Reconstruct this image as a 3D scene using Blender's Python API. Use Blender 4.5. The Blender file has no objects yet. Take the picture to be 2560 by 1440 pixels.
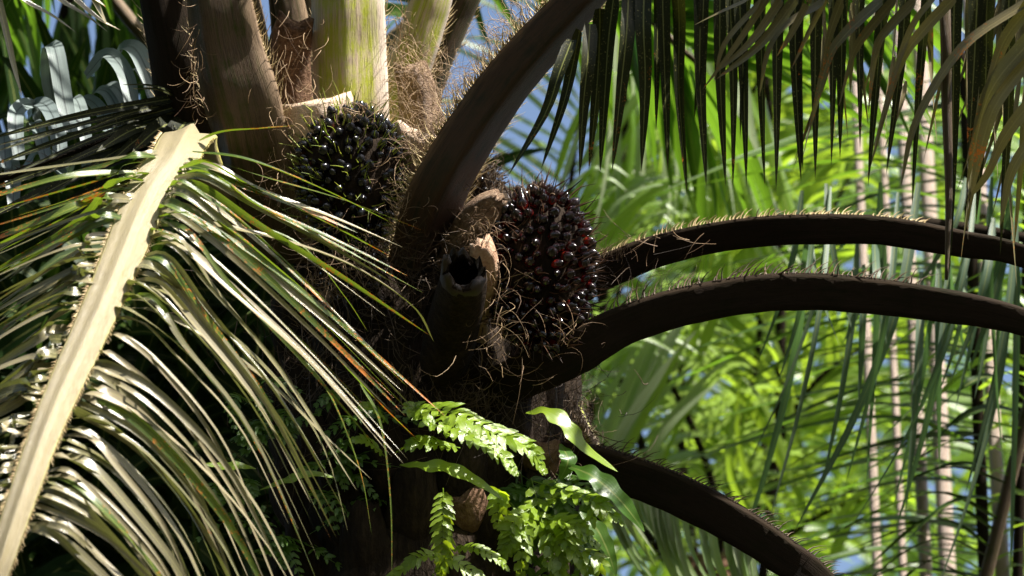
import bpy, math, random
from mathutils import Vector as V, Matrix, noise
R = random.Random(7)
S = bpy.context.scene
COL = S.collection
# ---------------------------------------------------------------- camera
PITCH = math.radians(25); CAMP = V((0, 0, 1.6)); F = 10000.0
cd = bpy.data.cameras.new('camera'); cam = bpy.data.objects.new('camera', cd); COL.objects.link(cam)
cam.location = CAMP; cam.rotation_euler = (math.radians(90) + PITCH, 0, 0)
cd.sensor_width = 36; cd.lens = 36 * F / 2560; cd.clip_end = 3000; cd.clip_start = .1
cd.dof.use_dof = True; cd.dof.focus_distance = 9.75; cd.dof.aperture_fstop = 4.0
S.camera = cam
S.render.resolution_x = 1024; S.render.resolution_y = 576
# ---------------------------------------------------------------- light
SUN = V((.50, -.38, .78)).normalized()
w = bpy.data.worlds.new("World"); S.world = w; w.use_nodes = True
nt = w.node_tree; bg = nt.nodes['Background']; sky = nt.nodes.new('ShaderNodeTexSky')
sky.sky_type = 'NISHITA'; sky.sun_disc = False
sky.sun_elevation = math.asin(SUN.z); sky.sun_rotation = math.atan2(SUN.x, SUN.y)
sky.air_density = 1.0; sky.dust_density = 3.0; sky.ozone_density = 1.5
nt.links.new(sky.outputs[0], bg.inputs[0]); bg.inputs[1].default_value = 0.07
sl = bpy.data.lights.new('sun', 'SUN'); sl.energy = 5.0; sl.angle = math.radians(.5); sl.color = (1, .95, .87)
so = bpy.data.objects.new('sun', sl); COL.objects.link(so); so.rotation_euler = SUN.to_track_quat('Z', 'Y').to_euler()
S.view_settings.view_transform = 'Standard'; S.view_settings.look = 'None'
S.view_settings.exposure = 1.55; S.view_settings.gamma = 1
# ---------------------------------------------------------------- helpers
RT = V((1, 0, 0)); UPC = V((0, -math.sin(PITCH), math.cos(PITCH))); FW = V((0, math.cos(PITCH), math.sin(PITCH)))
def P(x, y, d=10.0): return CAMP + FW * d + RT * ((x - 1280) / F * d) + UPC * (-(y - 720) / F * d)
def CV(r, u, t): return (RT * r + UPC * u - FW * t).normalized()      # right, up, toward camera
TOC = -FW
def rnd3(s=1): return V((R.uniform(-s, s), R.uniform(-s, s), R.uniform(-s, s)))
def spline(pts, n):
    """Catmull-Rom through pts (tuples/Vectors of equal size) -> n+1 samples"""
    pts = [tuple(p) for p in pts]; k = len(pts) - 1; out = []
    for i in range(n + 1):
        u = i / n * k; j = min(int(u), k - 1); f = u - j
        p1, p2 = pts[j], pts[j + 1]
        p0 = pts[j - 1] if j else tuple(2 * a - b for a, b in zip(p1, p2))
        p3 = pts[j + 2] if j + 2 <= k else tuple(2 * b - a for a, b in zip(p1, p2))
        out.append(tuple(.5 * (2 * b + (c - a) * f + (2 * a - 5 * b + 4 * c - d) * f * f + (3 * b - a - 3 * c + d) * f ** 3)
                         for a, b, c, d in zip(p0, p1, p2, p3)))
    return out
class MB:
    def __init__(s): s.v = []; s.f = []; s.a = []
    def add(s, vs, at): s.v.extend(tuple(q) for q in vs); s.a.extend(at)
    def build(s, name, mat, parent=None, smooth=True):
        me = bpy.data.meshes.new(name)
        off = V((0, 0, 0))
        if parent is None and s.v: off = V(s.v[0]); s.v = [tuple(V(q) - off) for q in s.v]
        elif parent is not None:
            off = ORG[parent.name]; s.v = [tuple(V(q) - off) for q in s.v]
        me.from_pydata(s.v, [], s.f); me.update()
        at = me.attributes.new('uvw', 'FLOAT_VECTOR', 'POINT')
        at.data.foreach_set('vector', [c for q in s.a for c in q])
        if smooth: me.polygons.foreach_set('use_smooth', [True] * len(me.polygons))
        me.materials.append(mat)
        o = bpy.data.objects.new(name, me); COL.objects.link(o)
        if parent is not None: o.parent = parent; ORG[o.name] = off
        else: o.location = off; ORG[o.name] = off
        return o
ORG = {}
def empty(name, loc, label, cat, group=None):
    o = bpy.data.objects.new(name, None); COL.objects.link(o); o.location = loc; ORG[o.name] = V(loc)
    o['label'] = label; o['category'] = cat
    if group: o['group'] = group
    return o
def frames(P3, hint):
    n = len(P3); out = []
    for i in range(n):
        T = (P3[min(i + 1, n - 1)] - P3[max(i - 1, 0)])
        T = T.normalized() if T.length > 1e-9 else V((0, 0, 1))
        h = hint[i] if isinstance(hint, list) else hint
        B = T.cross(h)
        if B.length < 1e-3: B = T.cross(h + V((.11, .07, .05)))
        B.normalize(); N = B.cross(T).normalized()
        out.append((T, N, B))
    return out
def leaf(mb, pts, w, hint, fold=.35, n=9, twist=0, tw2=0, shape=None, wav=0, rnd=None, base=.45):
    """folded lanceolate blade through 3D pts; w = full width (m)"""
    q = [V(p) for p in spline(pts, n)]; fr = frames(q, hint); b0 = len(mb.v)
    r = R.random() if rnd is None else rnd; ph = R.random() * 6
    for i, (p, (T, N, B)) in enumerate(zip(q, fr)):
        t = i / n
        if shape: hw = w * .5 * shape(t)
        else: hw = w * .5 * min(1, base + t * 4) * (max(0, 1 - t ** 2.6) ** .8 if t < 1 else 0)
        a = twist + tw2 * t; c, s = math.cos(a), math.sin(a)
        B2 = B * c + N * s; N2 = N * c - B * s
        k = 1 + wav * math.sin(t * 26 + ph); k2 = 1 + wav * math.sin(t * 24 + ph + 1.5)
        up = N2 * hw * fold
        rip = N2 * hw * wav * .8 * math.sin(t * 30 + ph)
        mb.add([p - B2 * hw * k + up + rip, p, p + B2 * hw * k2 + up - rip], [(-1, t, r), (0, t, r), (1, t, r)])
        if i:
            o = b0 + 3 * i
            mb.f += [(o - 3, o - 2, o + 1, o), (o - 2, o - 1, o + 2, o + 1)]
def tube(mb, pts, r0, r1, n=5, k=3, rnd=None):
    q = [V(p) for p in spline(pts, n)] if len(pts) > 2 or n != len(pts) - 1 else [V(p) for p in pts]
    fr = frames(q, V((.31, .17, .93))); b0 = len(mb.v); r = R.random() if rnd is None else rnd
    for i, (p, (T, N, B)) in enumerate(zip(q, fr)):
        t = i / (len(q) - 1); rr = r0 + (r1 - r0) * t
        mb.add([p + (B * math.cos(j * 6.2832 / k) + N * math.sin(j * 6.2832 / k)) * rr for j in range(k)], [(j / k, t, r) for j in range(k)])
        if i:
            for j in range(k):
                a = b0 + (i - 1) * k; j2 = (j + 1) % k
                mb.f.append((a + j, a + j2, a + k + j2, a + k + j))
PROF = {  # (w, n) closed loops, adaxial side is +n
 'keel': [(-1, .12), (-.8, .25), (-.4, .12), (0, .06), (.4, .12), (.8, .25), (1, .12), (.98, -.05), (.86, -.3), (.62, -.62), (.3, -.9), (0, -1), (-.3, -.9), (-.62, -.62), (-.86, -.3), (-.98, -.05)],
 'rach': [(-1, -.1), (-.93, .08), (-.6, .18), (-.3, .2), (-.08, .95), (.02, .9), (.3, .5), (.6, .22), (.93, .08), (1, -.1), (.8, -.5), (.4, -.85), (0, -1), (-.4, -.85), (-.8, -.5)],
 **{'vee%d' % int(a * 10): [(-1, .1), (-.8, .22), (-.4, .12), (0, .06), (.4, .12), (.8, .22), (1, .1), (1.0, -.06), (a + (1 - a) * .6, -.42), (a + (1 - a) * .25, -.82), (a + (1 - a) * .06, -.98), (a - (1 + a) * .06, -.98), (a - (1 + a) * .2, -.88), (a - (1 + a) * .45, -.62), (a - (1 + a) * .75, -.3), (-1.0, -.06)] for a in (-.5, -.2, .1, .5)},
 'round': [(math.cos(a * .5236), math.sin(a * .5236)) for a in range(12)]}
def stalk(mb, ctrl, hint, prof='keel', n=40, jag=0, rough=.0, caps=True, roll=0):
    """ctrl: (px,py,depth,halfwidth_m,halfthick_m)"""
    P5 = [(*P(c[0], c[1], c[2]), c[3], c[4]) for c in ctrl]
    return stalk3(mb, P5, hint, prof, n, jag, rough, caps, roll)
def stalk3(mb, P5, hint, prof='keel', n=40, jag=0, rough=.0, caps=True, roll=0):
    sp = spline(P5, n); q = [V(s[:3]) for s in sp]; fr = frames(q, hint); b0 = len(mb.v); pr = PROF[prof]; k = len(pr)
    L = 0; r = R.random()
    for i, (s, p, (T, N, B)) in enumerate(zip(sp, q, fr)):
        if i: L += (p - q[i - 1]).length
        if roll:
            c, s_ = math.cos(roll), math.sin(roll); B, N = B * c + N * s_, N * c - B * s_
        vs = []; at = []
        for (a, b) in pr:
            m = 1 + rough * (noise.noise(p * 6 + V((a * 2, b * 2, 0)))) + rough * .5 * noise.noise(p * 23 + V((a * 5, b * 5, 0)))
            x = p + B * a * s[3] * m + N * b * s[4] * m
            if jag and i == n: x += T * jag * (noise.noise(V((a * 2.3, b * 2.3, r * 9))) + R.uniform(-.3, .3))
            vs.append(x); at.append((a, L, b))
        mb.add(vs, at)
        if i:
            o = b0 + (i - 1) * k
            for j in range(k):
                j2 = (j + 1) % k; mb.f.append((o + j, o + j2, o + k + j2, o + k + j))
    if caps:
        for e in (0, n):
            o = b0 + e * k; c = len(mb.v); cc = sum((V(mb.v[o + j]) for j in range(k)), V()) / k
            if jag and e: cc -= fr[n][0] * jag * .6
            mb.add([cc], [(0, L if e else 0, 3 if e else 2)])
            for j in range(k):
                j2 = (j + 1) % k; mb.f.append((o + j, o + j2, c) if e else (o + j2, o + j, c))
    return sp, q, fr
def spines(mb, sp, q, fr, t0=0, t1=1, step=.012, ln=.035, out=.5, sides=(-1, 1), thick=.0016, jit=.5, prof_n=.12, nr=(-.1, .6)):
    n = len(q) - 1
    for sd in sides:
        L = 0; nxt = 0
        for i in range(int(t0 * n), int(t1 * n)):
            seg = q[i + 1] - q[i]; l = seg.length
            while nxt < L + l:
                f = (nxt - L) / l; T, N, B = fr[i]
                hw = sp[i][3] + (sp[i + 1][3] - sp[i][3]) * f; ht = sp[i][4]
                b = q[i] + seg * f + B * sd * hw * .98 + N * ht * prof_n
                d = (B * sd * out + T * R.uniform(.2, .9) + N * R.uniform(*nr) + rnd3(jit * .5)).normalized()
                m = ln * R.choice((R.uniform(.3, .7), R.uniform(.6, 1.1), R.uniform(.9, 1.5)))
                tube(mb, [b, b + d * m * .5 + N * m * .05, b + d * m + T * m * .25], thick, thick * .15, 3, 3)
                nxt += step * R.uniform(.4, 1.3) * (3 if R.random() < .06 else 1)
            L += l
def fibre(mb, p, d, L, curl=.5, r=.0011, n=7):
    pts = [V(p)]; d = V(d).normalized()
    ax = rnd3().normalized() * curl
    for i in range(n):
        d = (d + ax.cross(d) * .45 + rnd3(.22 * curl + .05)).normalized()
        pts.append(pts[-1] + d * L / n)
    tube(mb, pts, r, r * .35, n, 3)
def droop(p, d, L, g=.9, n=5, G=V((0, 0, -1)), g0=0):
    pts = [V(p)]; d = V(d).normalized()
    for i in range(n):
        pts.append(pts[-1] + d * L / n); d = (d + G * g * (1 / n) * (1 + i * .35 + g0)).normalized()
    return pts
HOLES = [(1350, 300, 105, 190), (1440, 470, 40, 50), (2290, 240, 80, 55), (1530, 1080, 50, 60), (1550, 710, 60, 30), (1560, 130, 30, 60), (1870, 1390, 70, 40), (2190, 1300, 40, 60), (2470, 400, 50, 60), (2080, 900, 30, 40), (1700, 950, 30, 30), (1420, 1000, 40, 40), (2500, 1200, 40, 60), (1640, 650, 30, 26), (2400, 930, 30, 30)]
def px_(p):
    v = V(p) - CAMP; z = v.dot(FW); return 1280 + v.dot(RT) / z * F, 720 - v.dot(UPC) / z * F, z
def inhole(pts):
    for p in (pts[-1], pts[len(pts) // 2], pts[len(pts) * 3 // 4]):
        x, y, z = px_(p)
        if z < 12: return False
        if any(((x - a) / c) ** 2 + ((y - b) / d) ** 2 < 1 for a, b, c, d in HOLES): return True
    return False
def frond_leaves(mb, q, fr, hw, t0, t1, cnt, Lf, w, ang=(.5, .9), g=.9, lift=.15, sides=(-1, 1), tw=.5, fold=.35, n=8, dirf=None):
    m = len(q) - 1
    for sd in sides:
        for i in range(cnt):
            t = t0 + (t1 - t0) * (i + R.uniform(.1, .9)) / cnt; u = t * m; j = min(int(u), m - 1); f = u - j
            T, N, B = fr[j]; p = q[j].lerp(q[j + 1], f)
            s = (t - t0) / (t1 - t0)
            L = Lf(s) * R.uniform(.85, 1.1)
            d = B * sd + T * R.uniform(*ang) * (1 + s) + N * (lift + R.uniform(-.25, .3))
            pts = droop(p + B * sd * hw * .9, d, L, g * R.uniform(.7, 1.3))
            if inhole(pts): continue
            leaf(mb, pts, w * R.uniform(.75, 1.15), (N + rnd3(.3)), fold, n, R.uniform(-tw, tw), R.uniform(-.7, .7))
# ---------------------------------------------------------------- materials
def ramp(nt, stops, fac=None):
    n = nt.nodes.new('ShaderNodeValToRGB'); e = n.color_ramp.elements
    while len(e) < len(stops): e.new(.5)
    for k, (p, c) in enumerate(stops): e[k].position = p; e[k].color = (*c, 1) if len(c) == 3 else c
    if fac is not None: nt.links.new(fac, n.inputs[0])
    return n.outputs[0]
def base_mat(name):
    m = bpy.data.materials.new(name); m.use_nodes = True; nt = m.node_tree; b = nt.nodes['Principled BSDF']
    at = nt.nodes.new('ShaderNodeAttribute'); at.attribute_name = 'uvw'
    sx = nt.nodes.new('ShaderNodeSeparateXYZ'); nt.links.new(at.outputs['Vector'], sx.inputs[0])
    return m, nt, b, at.outputs['Vector'], sx.outputs
def nz(nt, vec, scale, mul=None, detail=3, rough=.6):
    if mul:
        mp = nt.nodes.new('ShaderNodeVectorMath'); mp.operation = 'MULTIPLY'; nt.links.new(vec, mp.inputs[0]); mp.inputs[1].default_value = mul; vec = mp.outputs[0]
    n = nt.nodes.new('ShaderNodeTexNoise'); n.inputs['Scale'].default_value = scale; n.inputs['Detail'].default_value = detail; n.inputs['Roughness'].default_value = rough
    nt.links.new(vec, n.inputs['Vector']); return n.outputs['Fac']
def mth(nt, op, a, b=None, c=None):
    n = nt.nodes.new('ShaderNodeMath'); n.operation = op
    for k, x in enumerate((a, b, c)):
        if x is None: continue
        if isinstance(x, (int, float)): n.inputs[k].default_value = x
        else: nt.links.new(x, n.inputs[k])
    return n.outputs[0]
def mixc(nt, f, a, b, mode='MIX'):
    n = nt.nodes.new('ShaderNodeMix'); n.data_type = 'RGBA'; n.blend_type = mode
    if isinstance(f, (int, float)): n.inputs[0].default_value = f
    else: nt.links.new(f, n.inputs[0])
    for k, x in ((6, a), (7, b)):
        if isinstance(x, tuple): n.inputs[k].default_value = (*x, 1)
        else: nt.links.new(x, n.inputs[k])
    return n.outputs[2]
def mrange(nt, v, a, b, c=0, d=1):
    n = nt.nodes.new('ShaderNodeMapRange'); nt.links.new(v, n.inputs[0])
    for k, x in enumerate((a, b, c, d)): n.inputs[k + 1].default_value = x
    return n.outputs[0]
def bump(nt, b, h, s, dist=.002):
    n = nt.nodes.new('ShaderNodeBump'); n.inputs['Strength'].default_value = s; n.inputs['Distance'].default_value = dist
    nt.links.new(h, n.inputs['Height']); nt.links.new(n.outputs[0], b.inputs['Normal']); return n.outputs[0]
def leaf_mat(name, c1, c2, trans=(.3, .45, .03), tf=.4, rough=.38, spec=.5, rust=0, mid=(.3, .32, .1), midf=.5):
    m, nt, b, vec, xyz = base_mat(name)
    geo = nt.nodes.new('ShaderNodeNewGeometry').outputs['Position']
    var = mth(nt, 'ADD', mth(nt, 'MULTIPLY', xyz[2], .6), mth(nt, 'MULTIPLY', nz(nt, geo, 4, None, 2), .4))
    col = mixc(nt, mrange(nt, var, .2, .8), c1, c2)
    st = nz(nt, vec, 1, (14, 1.5, 37), 2)
    col = mixc(nt, mrange(nt, st, .35, .7, 0, .5), col, tuple(x * .55 for x in c1))
    mr = mth(nt, 'LESS_THAN', mth(nt, 'ABSOLUTE', xyz[0]), .09)
    col = mixc(nt, mth(nt, 'MULTIPLY', mr, midf), col, mid)
    tcol = mixc(nt, mrange(nt, var, .2, .8), trans, tuple(x * .7 for x in trans))
    if rust:
        sp = nz(nt, geo, 130, None, 3, .7); patch = nz(nt, geo, 9, None, 2)
        edge = mth(nt, 'ADD', mth(nt, 'MULTIPLY', xyz[1], .2), mth(nt, 'MULTIPLY', mth(nt, 'ABSOLUTE', xyz[0]), .06))
        f = mrange(nt, mth(nt, 'ADD', mth(nt, 'ADD', mth(nt, 'MULTIPLY', sp, .75), mth(nt, 'MULTIPLY', patch, .7)), edge), 1.13 - rust * .19, 1.22 - rust * .19)
        col = mixc(nt, f, col, (.5, .16, .02)); tcol = mixc(nt, f, tcol, (.4, .1, .01))
        sp2 = mrange(nt, nz(nt, geo, 210, None, 2, .7), .63, .7, 0, .5); col = mixc(nt, sp2, col, (.45, .4, .12))
    nt.links.new(col, b.inputs['Base Color']); b.inputs['Roughness'].default_value = rough; b.inputs['Specular IOR Level'].default_value = spec
    bn = bump(nt, b, st, .35)
    tr = nt.nodes.new('ShaderNodeBsdfTranslucent'); nt.links.new(tcol, tr.inputs[0]); nt.links.new(bn, tr.inputs['Normal'])
    mx = nt.nodes.new('ShaderNodeMixShader'); mx.inputs[0].default_value = tf
    nt.links.new(b.outputs[0], mx.inputs[1]); nt.links.new(tr.outputs[0], mx.inputs[2])
    nt.links.new(mx.outputs[0], nt.nodes['Material Output'].inputs[0])
    return m
def petiole_mat(name, green=(.2, .24, .02), tan=(.4, .3, .19), dark=(.05, .035, .02), gw=.5, margin=(.55, .45, .34), mw=.75, rough=.45):
    m, nt, b, vec, xyz = base_mat(name)
    geo = nt.nodes.new('ShaderNodeNewGeometry').outputs['Position']
    st = nz(nt, vec, 1, (9, 5, 3), 4, .7); blot = nz(nt, geo, 14, None, 4, .7); fine = nz(nt, vec, 1, (60, 14, 9), 3, .7)
    g = mth(nt, 'ADD', mth(nt, 'MULTIPLY', st, .6), mth(nt, 'MULTIPLY', blot, .5))
    col = mixc(nt, mrange(nt, g, gw - .08, gw + .08), green, tan)
    ab = mth(nt, 'ADD', mth(nt, 'ABSOLUTE', xyz[0]), mth(nt, 'MULTIPLY', mth(nt, 'SUBTRACT', st, .5), .35))
    col = mixc(nt, mrange(nt, ab, mw, mw + .2), col, margin)
    col = mixc(nt, mrange(nt, mth(nt, 'ADD', mth(nt, 'MULTIPLY', fine, .6), mth(nt, 'MULTIPLY', blot, .4)), .52, .68, 0, .8), col, dark)
    nt.links.new(col, b.inputs['Base Color']); b.inputs['Roughness'].default_value = rough
    bump(nt, b, mth(nt, 'ADD', fine, mth(nt, 'MULTIPLY', blot, .6)), .6, .004)
    return m
def fibre_mat_(name, c1, c2, rough=.6):
    m, nt, b, vec, xyz = base_mat(name)
    nt.links.new(mixc(nt, xyz[2], c1, c2), b.inputs['Base Color']); b.inputs['Roughness'].default_value = rough; return m
def bark_mat(name, c1, c2, c3, sc=18, st=(1, 1, .25), rough=.8, bs=.9):
    m, nt, b, vec, xyz = base_mat(name); geo = nt.nodes.new('ShaderNodeNewGeometry').outputs['Position']
    a = nz(nt, geo, sc, st, 6, .7); c = nz(nt, geo, sc * 4, st, 4, .7)
    col = ramp(nt, [(.3, c1), (.5, c2), (.72, c3)], mth(nt, 'ADD', mth(nt, 'MULTIPLY', a, .65), mth(nt, 'MULTIPLY', c, .35)))
    nt.links.new(col, b.inputs['Base Color']); b.inputs['Roughness'].default_value = rough; bump(nt, b, mth(nt, 'ADD', a, c), bs, .01); return m
M = {}
M['leafA'] = leaf_mat('near_leaf', (.11, .11, .045), (.31, .26, .165), (.25, .28, .05), .14, .25, 1.0, rust=.1, mid=(.4, .36, .15))
M['leafG'] = leaf_mat('green_leaf', (.035, .07, .008), (.10, .14, .02), (.25, .38, .02), .25, .3, .7, rust=1.0, mid=(.3, .35, .05))
M['leafD'] = leaf_mat('dark_leaf', (.010, .014, .004), (.022, .024, .007), (.06, .07, .008), .15, .45, .3, rust=.25)  # leaflets turned from the sun; their shade is put into this colour
M['leafB'] = leaf_mat('brown_leaf', (.16, .14, .06), (.28, .23, .13), (.15, .14, .02), .15, .32, .7, rust=.5, mid=(.35, .3, .15))
M['leafY'] = leaf_mat('backlit_leaf', (.10, .18, .015), (.18, .26, .03), (.42, .62, .04), .5, .35, .5)
M['leafP'] = leaf_mat('pale_lit_leaf', (.12, .19, .06), (.5, .56, .36), (.4, .6, .1), .35, .3, 1.0)  # pale end of the range paints sunlit highlights into the leaf colour
M['leafM'] = leaf_mat('mid_leaf', (.03, .08, .012), (.07, .13, .02), (.18, .36, .02), .4, .38, .5)
M['leafH'] = leaf_mat('hanging_leaf', (.05, .09, .05), (.10, .15, .09), (.12, .24, .06), .3, .45, .4)
M['leafN'] = leaf_mat('lit_mid_leaf', (.085, .18, .015), (.2, .32, .04), (.45, .68, .04), .45, .33, .7)  # brighter copy of the mid leaf, painting sunlight on the background
M['leafS'] = leaf_mat('blue_leaf', (.17, .21, .21), (.25, .3, .28), (.1, .16, .08), .15, .38, .6, mid=(.04, .05, .05), midf=.7)
M['leafT'] = leaf_mat('shade_toned_leaf', (.012, .03, .006), (.03, .06, .01), (.06, .12, .01), .3, .45, .4)  # shade inside the dense growth is put into this dark green
M['fern'] = leaf_mat('fern_leaf', (.17, .27, .015), (.25, .36, .03), (.5, .68, .02), .4, .28, .7, mid=(.25, .35, .08))
M['fernD'] = leaf_mat('fern_dark', (.05, .12, .015), (.1, .2, .03), (.22, .4, .02), .4, .3, .6)  # darker copy of the fern leaf with shade put into its colour
M['pet'] = petiole_mat('petiole_green', (.34, .37, .03), (.5, .4, .27), (.09, .06, .035), .58, (.6, .5, .4), .72)
M['petB'] = petiole_mat('petiole_brown', (.035, .04, .005), (.085, .056, .034), (.016, .011, .007), .5, (.2, .14, .09), .72)  # brown scurf, with shadow darkened into the colour
M['petD'] = petiole_mat('petiole_dark', (.012, .010, .004), (.02, .013, .008), (.006, .004, .003), .5, (.05, .035, .02), .97, .8)  # shade on stalk undersides painted as a near-black base colour
M['petW'] = petiole_mat('petiole_warm', (.012, .011, .003), (.05, .022, .010), (.007, .005, .003), .5, (.2, .12, .065), .93, .65)  # warm brown, darkened to carry the shade of the underside
M['rach'] = petiole_mat('rachis_pale', (.225, .19, .07), (.285, .24, .14), (.15, .12, .065), .42, (.5, .47, .12), .86, .42)
M['rachT'] = petiole_mat('stem_pink', (.3, .22, .16), (.38, .29, .23), (.14, .1, .07), .5, (.4, .45, .1), .9, .5)
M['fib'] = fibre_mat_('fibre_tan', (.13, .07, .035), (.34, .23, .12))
M['fibD'] = fibre_mat_('fibre_dark', (.03, .018, .01), (.12, .075, .035))  # dark strand tone; on trunk fibre it paints in the shade
M['spine'] = fibre_mat_('spine_tan', (.3, .2, .08), (.6, .48, .26))
M['spG'] = fibre_mat_('spike_green', (.08, .12, .005), (.28, .3, .03), .4)
M['spB'] = fibre_mat_('spike_brown', (.015, .006, .005), (.1, .045, .02), .4)
M['trunk'] = bark_mat('trunk_bark', (.008, .005, .003), (.02, .013, .008), (.045, .03, .018))
M['boot'] = bark_mat('boot_brown', (.05, .028, .018), (.16, .09, .055), (.32, .2, .13), 16, (1, 1, .4))
M['cut'] = bark_mat('cut_tan', (.3, .19, .12), (.55, .4, .28), (.68, .54, .42), 22, (1, 1, 2.5), .55, .5)
M['cutw'] = bark_mat('cut_warm', (.28, .12, .06), (.5, .31, .19), (.62, .47, .34), 26, (1, 1, 2), .6, .7)
M['tanb'] = bark_mat('tan_base', (.1, .055, .03), (.26, .16, .095), (.5, .37, .25), 30, (1, 1, 1.5), .7, .9)
M['ground'] = bark_mat('ground_litter', (.015, .012, .006), (.03, .03, .01), (.05, .045, .02), 3, (1, 1, 1))
def fruit_mat(name, c_tip, c_mid, c_base, redp):
    m, nt, b, vec, xyz = base_mat(name)
    t = mth(nt, 'ADD', xyz[1], mth(nt, 'MULTIPLY', mth(nt, 'SUBTRACT', xyz[2], .5), redp))
    geo = nt.nodes.new('ShaderNodeNewGeometry').outputs['Position']
    t = mth(nt, 'ADD', t, mth(nt, 'MULTIPLY', mth(nt, 'SUBTRACT', nz(nt, geo, 60), .5), .3))
    nt.links.new(ramp(nt, [(.05, c_base), (.35, c_mid), (.62, c_tip)], t), b.inputs['Base Color'])
    b.inputs['Roughness'].default_value = .13; b.inputs['Specular IOR Level'].default_value = .7
    bump(nt, b, nz(nt, geo, 150), .12, .002); return m
M['fruitK'] = fruit_mat('fruit_black', (.006, .006, .008), (.012, .009, .012), (.1, .03, .01), .3)
M['fruitR'] = fruit_mat('fruit_red', (.008, .004, .005), (.03, .004, .005), (.3, .02, .006), .55)
for k_, v_ in (('petD', .08), ('trunk', .1), ('boot', .15), ('ground', .1), ('leafT', .12), ('leafD', .2), ('petB', .2), ('leafS', .3)):
    M[k_].node_tree.nodes['Principled BSDF'].inputs['Specular IOR Level'].default_value = v_
# ---------------------------------------------------------------- ground
g = MB(); n = 48; s = 400
for i in range(n + 1):
    for j in range(n + 1):
        a, b_ = (i / n * 2 - 1), (j / n * 2 - 1); x = a * abs(a) * s; y = b_ * abs(b_) * s
        g.add([(x, y, -.05 + .25 * noise.noise(V((x * .1, y * .1, 0))) * min(1, abs(x * x + y * y) / 400))], [(a, b_, 0)])
        if i and j: o = len(g.v) - 1; g.f.append((o, o - 1, o - n - 2, o - n - 1))
go = g.build('ground', M['ground']); go['kind'] = 'structure'
# ================================================================ MAIN OIL PALM
AX = P(1060, 900, 10.38); AX0 = V((AX.x + .05, AX.y + .1, 0))
palm = empty('oil_palm', AX0, 'large fruiting oil palm with dark fruit bunches and long arching fronds', 'palm tree')
def axis(z):
    t = max(0, min(1.15, z / AX.z)); return AX0.lerp(AX, t)
tb = MB(); prev = None; K = 28
zs = [i * .06 for i in range(int((P(1060, 330, 10.3).z) / .06) + 1)]
for i, z in enumerate(zs):
    c = axis(z); c.z = z; top = zs[-1] - z
    for k in range(K):
        a = k / K * 6.2832; r = (.30 + (.05 if z > 1 else .12 * (1 - z)) ) * (1 - max(0, .5 - top) * .7)
        p = c + V((math.cos(a), math.sin(a), 0)) * r
        p += V((math.cos(a), math.sin(a), 0)) * (.05 * noise.noise(p * 5) + .02 * noise.noise(p * 20))
        tb.add([p], [(k / K, z, 0)])
    if i:
        for k in range(K):
            o = (i - 1) * K; k2 = (k + 1) % K; tb.f.append((o + k, o + k2, o + K + k2, o + K + k))
tb.add([axis(zs[-1]) + V((0, 0, .1 + zs[-1] - axis(zs[-1]).z))], [(0, 0, 0)]); c = len(tb.v) - 1
for k in range(K): tb.f.append(((i) * K + k, (i) * K + (k + 1) % K, c))
tb.build('trunk', M['trunk'], palm)

def make_frond(ctrl, hint, mat, prof='keel', n=48, rough=.05, spine=None, spmat='spine', label=None, leaves=None, lmat='leafM', roll=0, fibs=None, jag=0):
    mb = MB(); sp, q, fr = stalk(mb, ctrl, hint, prof, n, jag, rough, roll=roll)
    o = mb.build('frond', M[mat], palm)
    if label: o['label'] = label
    if spine:
        for sd in (-1, 1):
            s_ = MB()
            for kw in (spine if isinstance(spine, list) else [spine]):
                if sd in kw.get('sides', (-1, 1)): spines(s_, sp, q, fr, **{**kw, 'sides': (sd,)})
            if s_.v: s_.build('spines', M[spmat], o)
    if leaves:
        l_ = MB(); leaves(l_, sp, q, fr); l_.build('leaflets', M[lmat], o)
    return o, sp, q, fr
BACK = CV(0, .25, -1)
def overhead(t0, cnt, L, w=.04, g=.9):
    def f(mb, sp, q, fr): frond_leaves(mb, q, fr, .03, t0, 1, cnt, lambda s: L * (math.sin(math.pi * (.12 + .83 * s))), w, (.3, .7), g)
    return f
# upright petioles, left to right (px, py, depth, halfwidth, halfthick)
make_frond([(560, 560, 10.3, .12, .06), (480, 300, 10.15, .09, .06), (425, 60, 10.1, .075, .055), (330, -300, 10.2, .05, .04), (150, -900, 10.6, .03, .03), (-300, -1900, 11, .015, .02)],
    CV(.35, .1, -1), 'petD', rough=.08, spine=dict(t1=.45, step=.011, ln=.03), label='dark shaded frond stalk at the far left of the upright ones', leaves=overhead(.5, 46, .8), lmat='leafM')
make_frond([(690, 620, 10.25, .14, .07), (622, 330, 10.0, .115, .075), (568, 120, 9.97, .103, .07), (530, -80, 9.97, .09, .06), (430, -500, 10.1, .06, .05), (250, -1300, 10.6, .03, .03), (0, -2100, 11.4, .012, .015)],
    CV(.6, .1, -1), 'petB', 'vee1', rough=.05, spine=[dict(t1=.5, step=.006, ln=.032), dict(t1=.5, step=.006, ln=.022, out=-.4)], label='broad brown frond stalk with hairy margins', leaves=overhead(.55, 40, .8), lmat='leafM')
make_frond([(870, 480, 10.3, .11, .07), (880, 330, 10.12, .102, .085), (872, 120, 10.1, .1, .08), (868, -80, 10.1, .095, .07), (860, -500, 10.2, .06, .05), (830, -1300, 10.7, .03, .03), (700, -2100, 11.6, .012, .015)],
    CV(.42, .1, -1), 'pet', 'vee-2', rough=.03, spine=[dict(t1=.5, step=.006, ln=.03), dict(t1=.5, step=.005, ln=.02, out=-.3)], label='yellow-green frond stalk with a pale sunlit right margin', leaves=overhead(.72, 26, .7), lmat='leafM')
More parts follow.
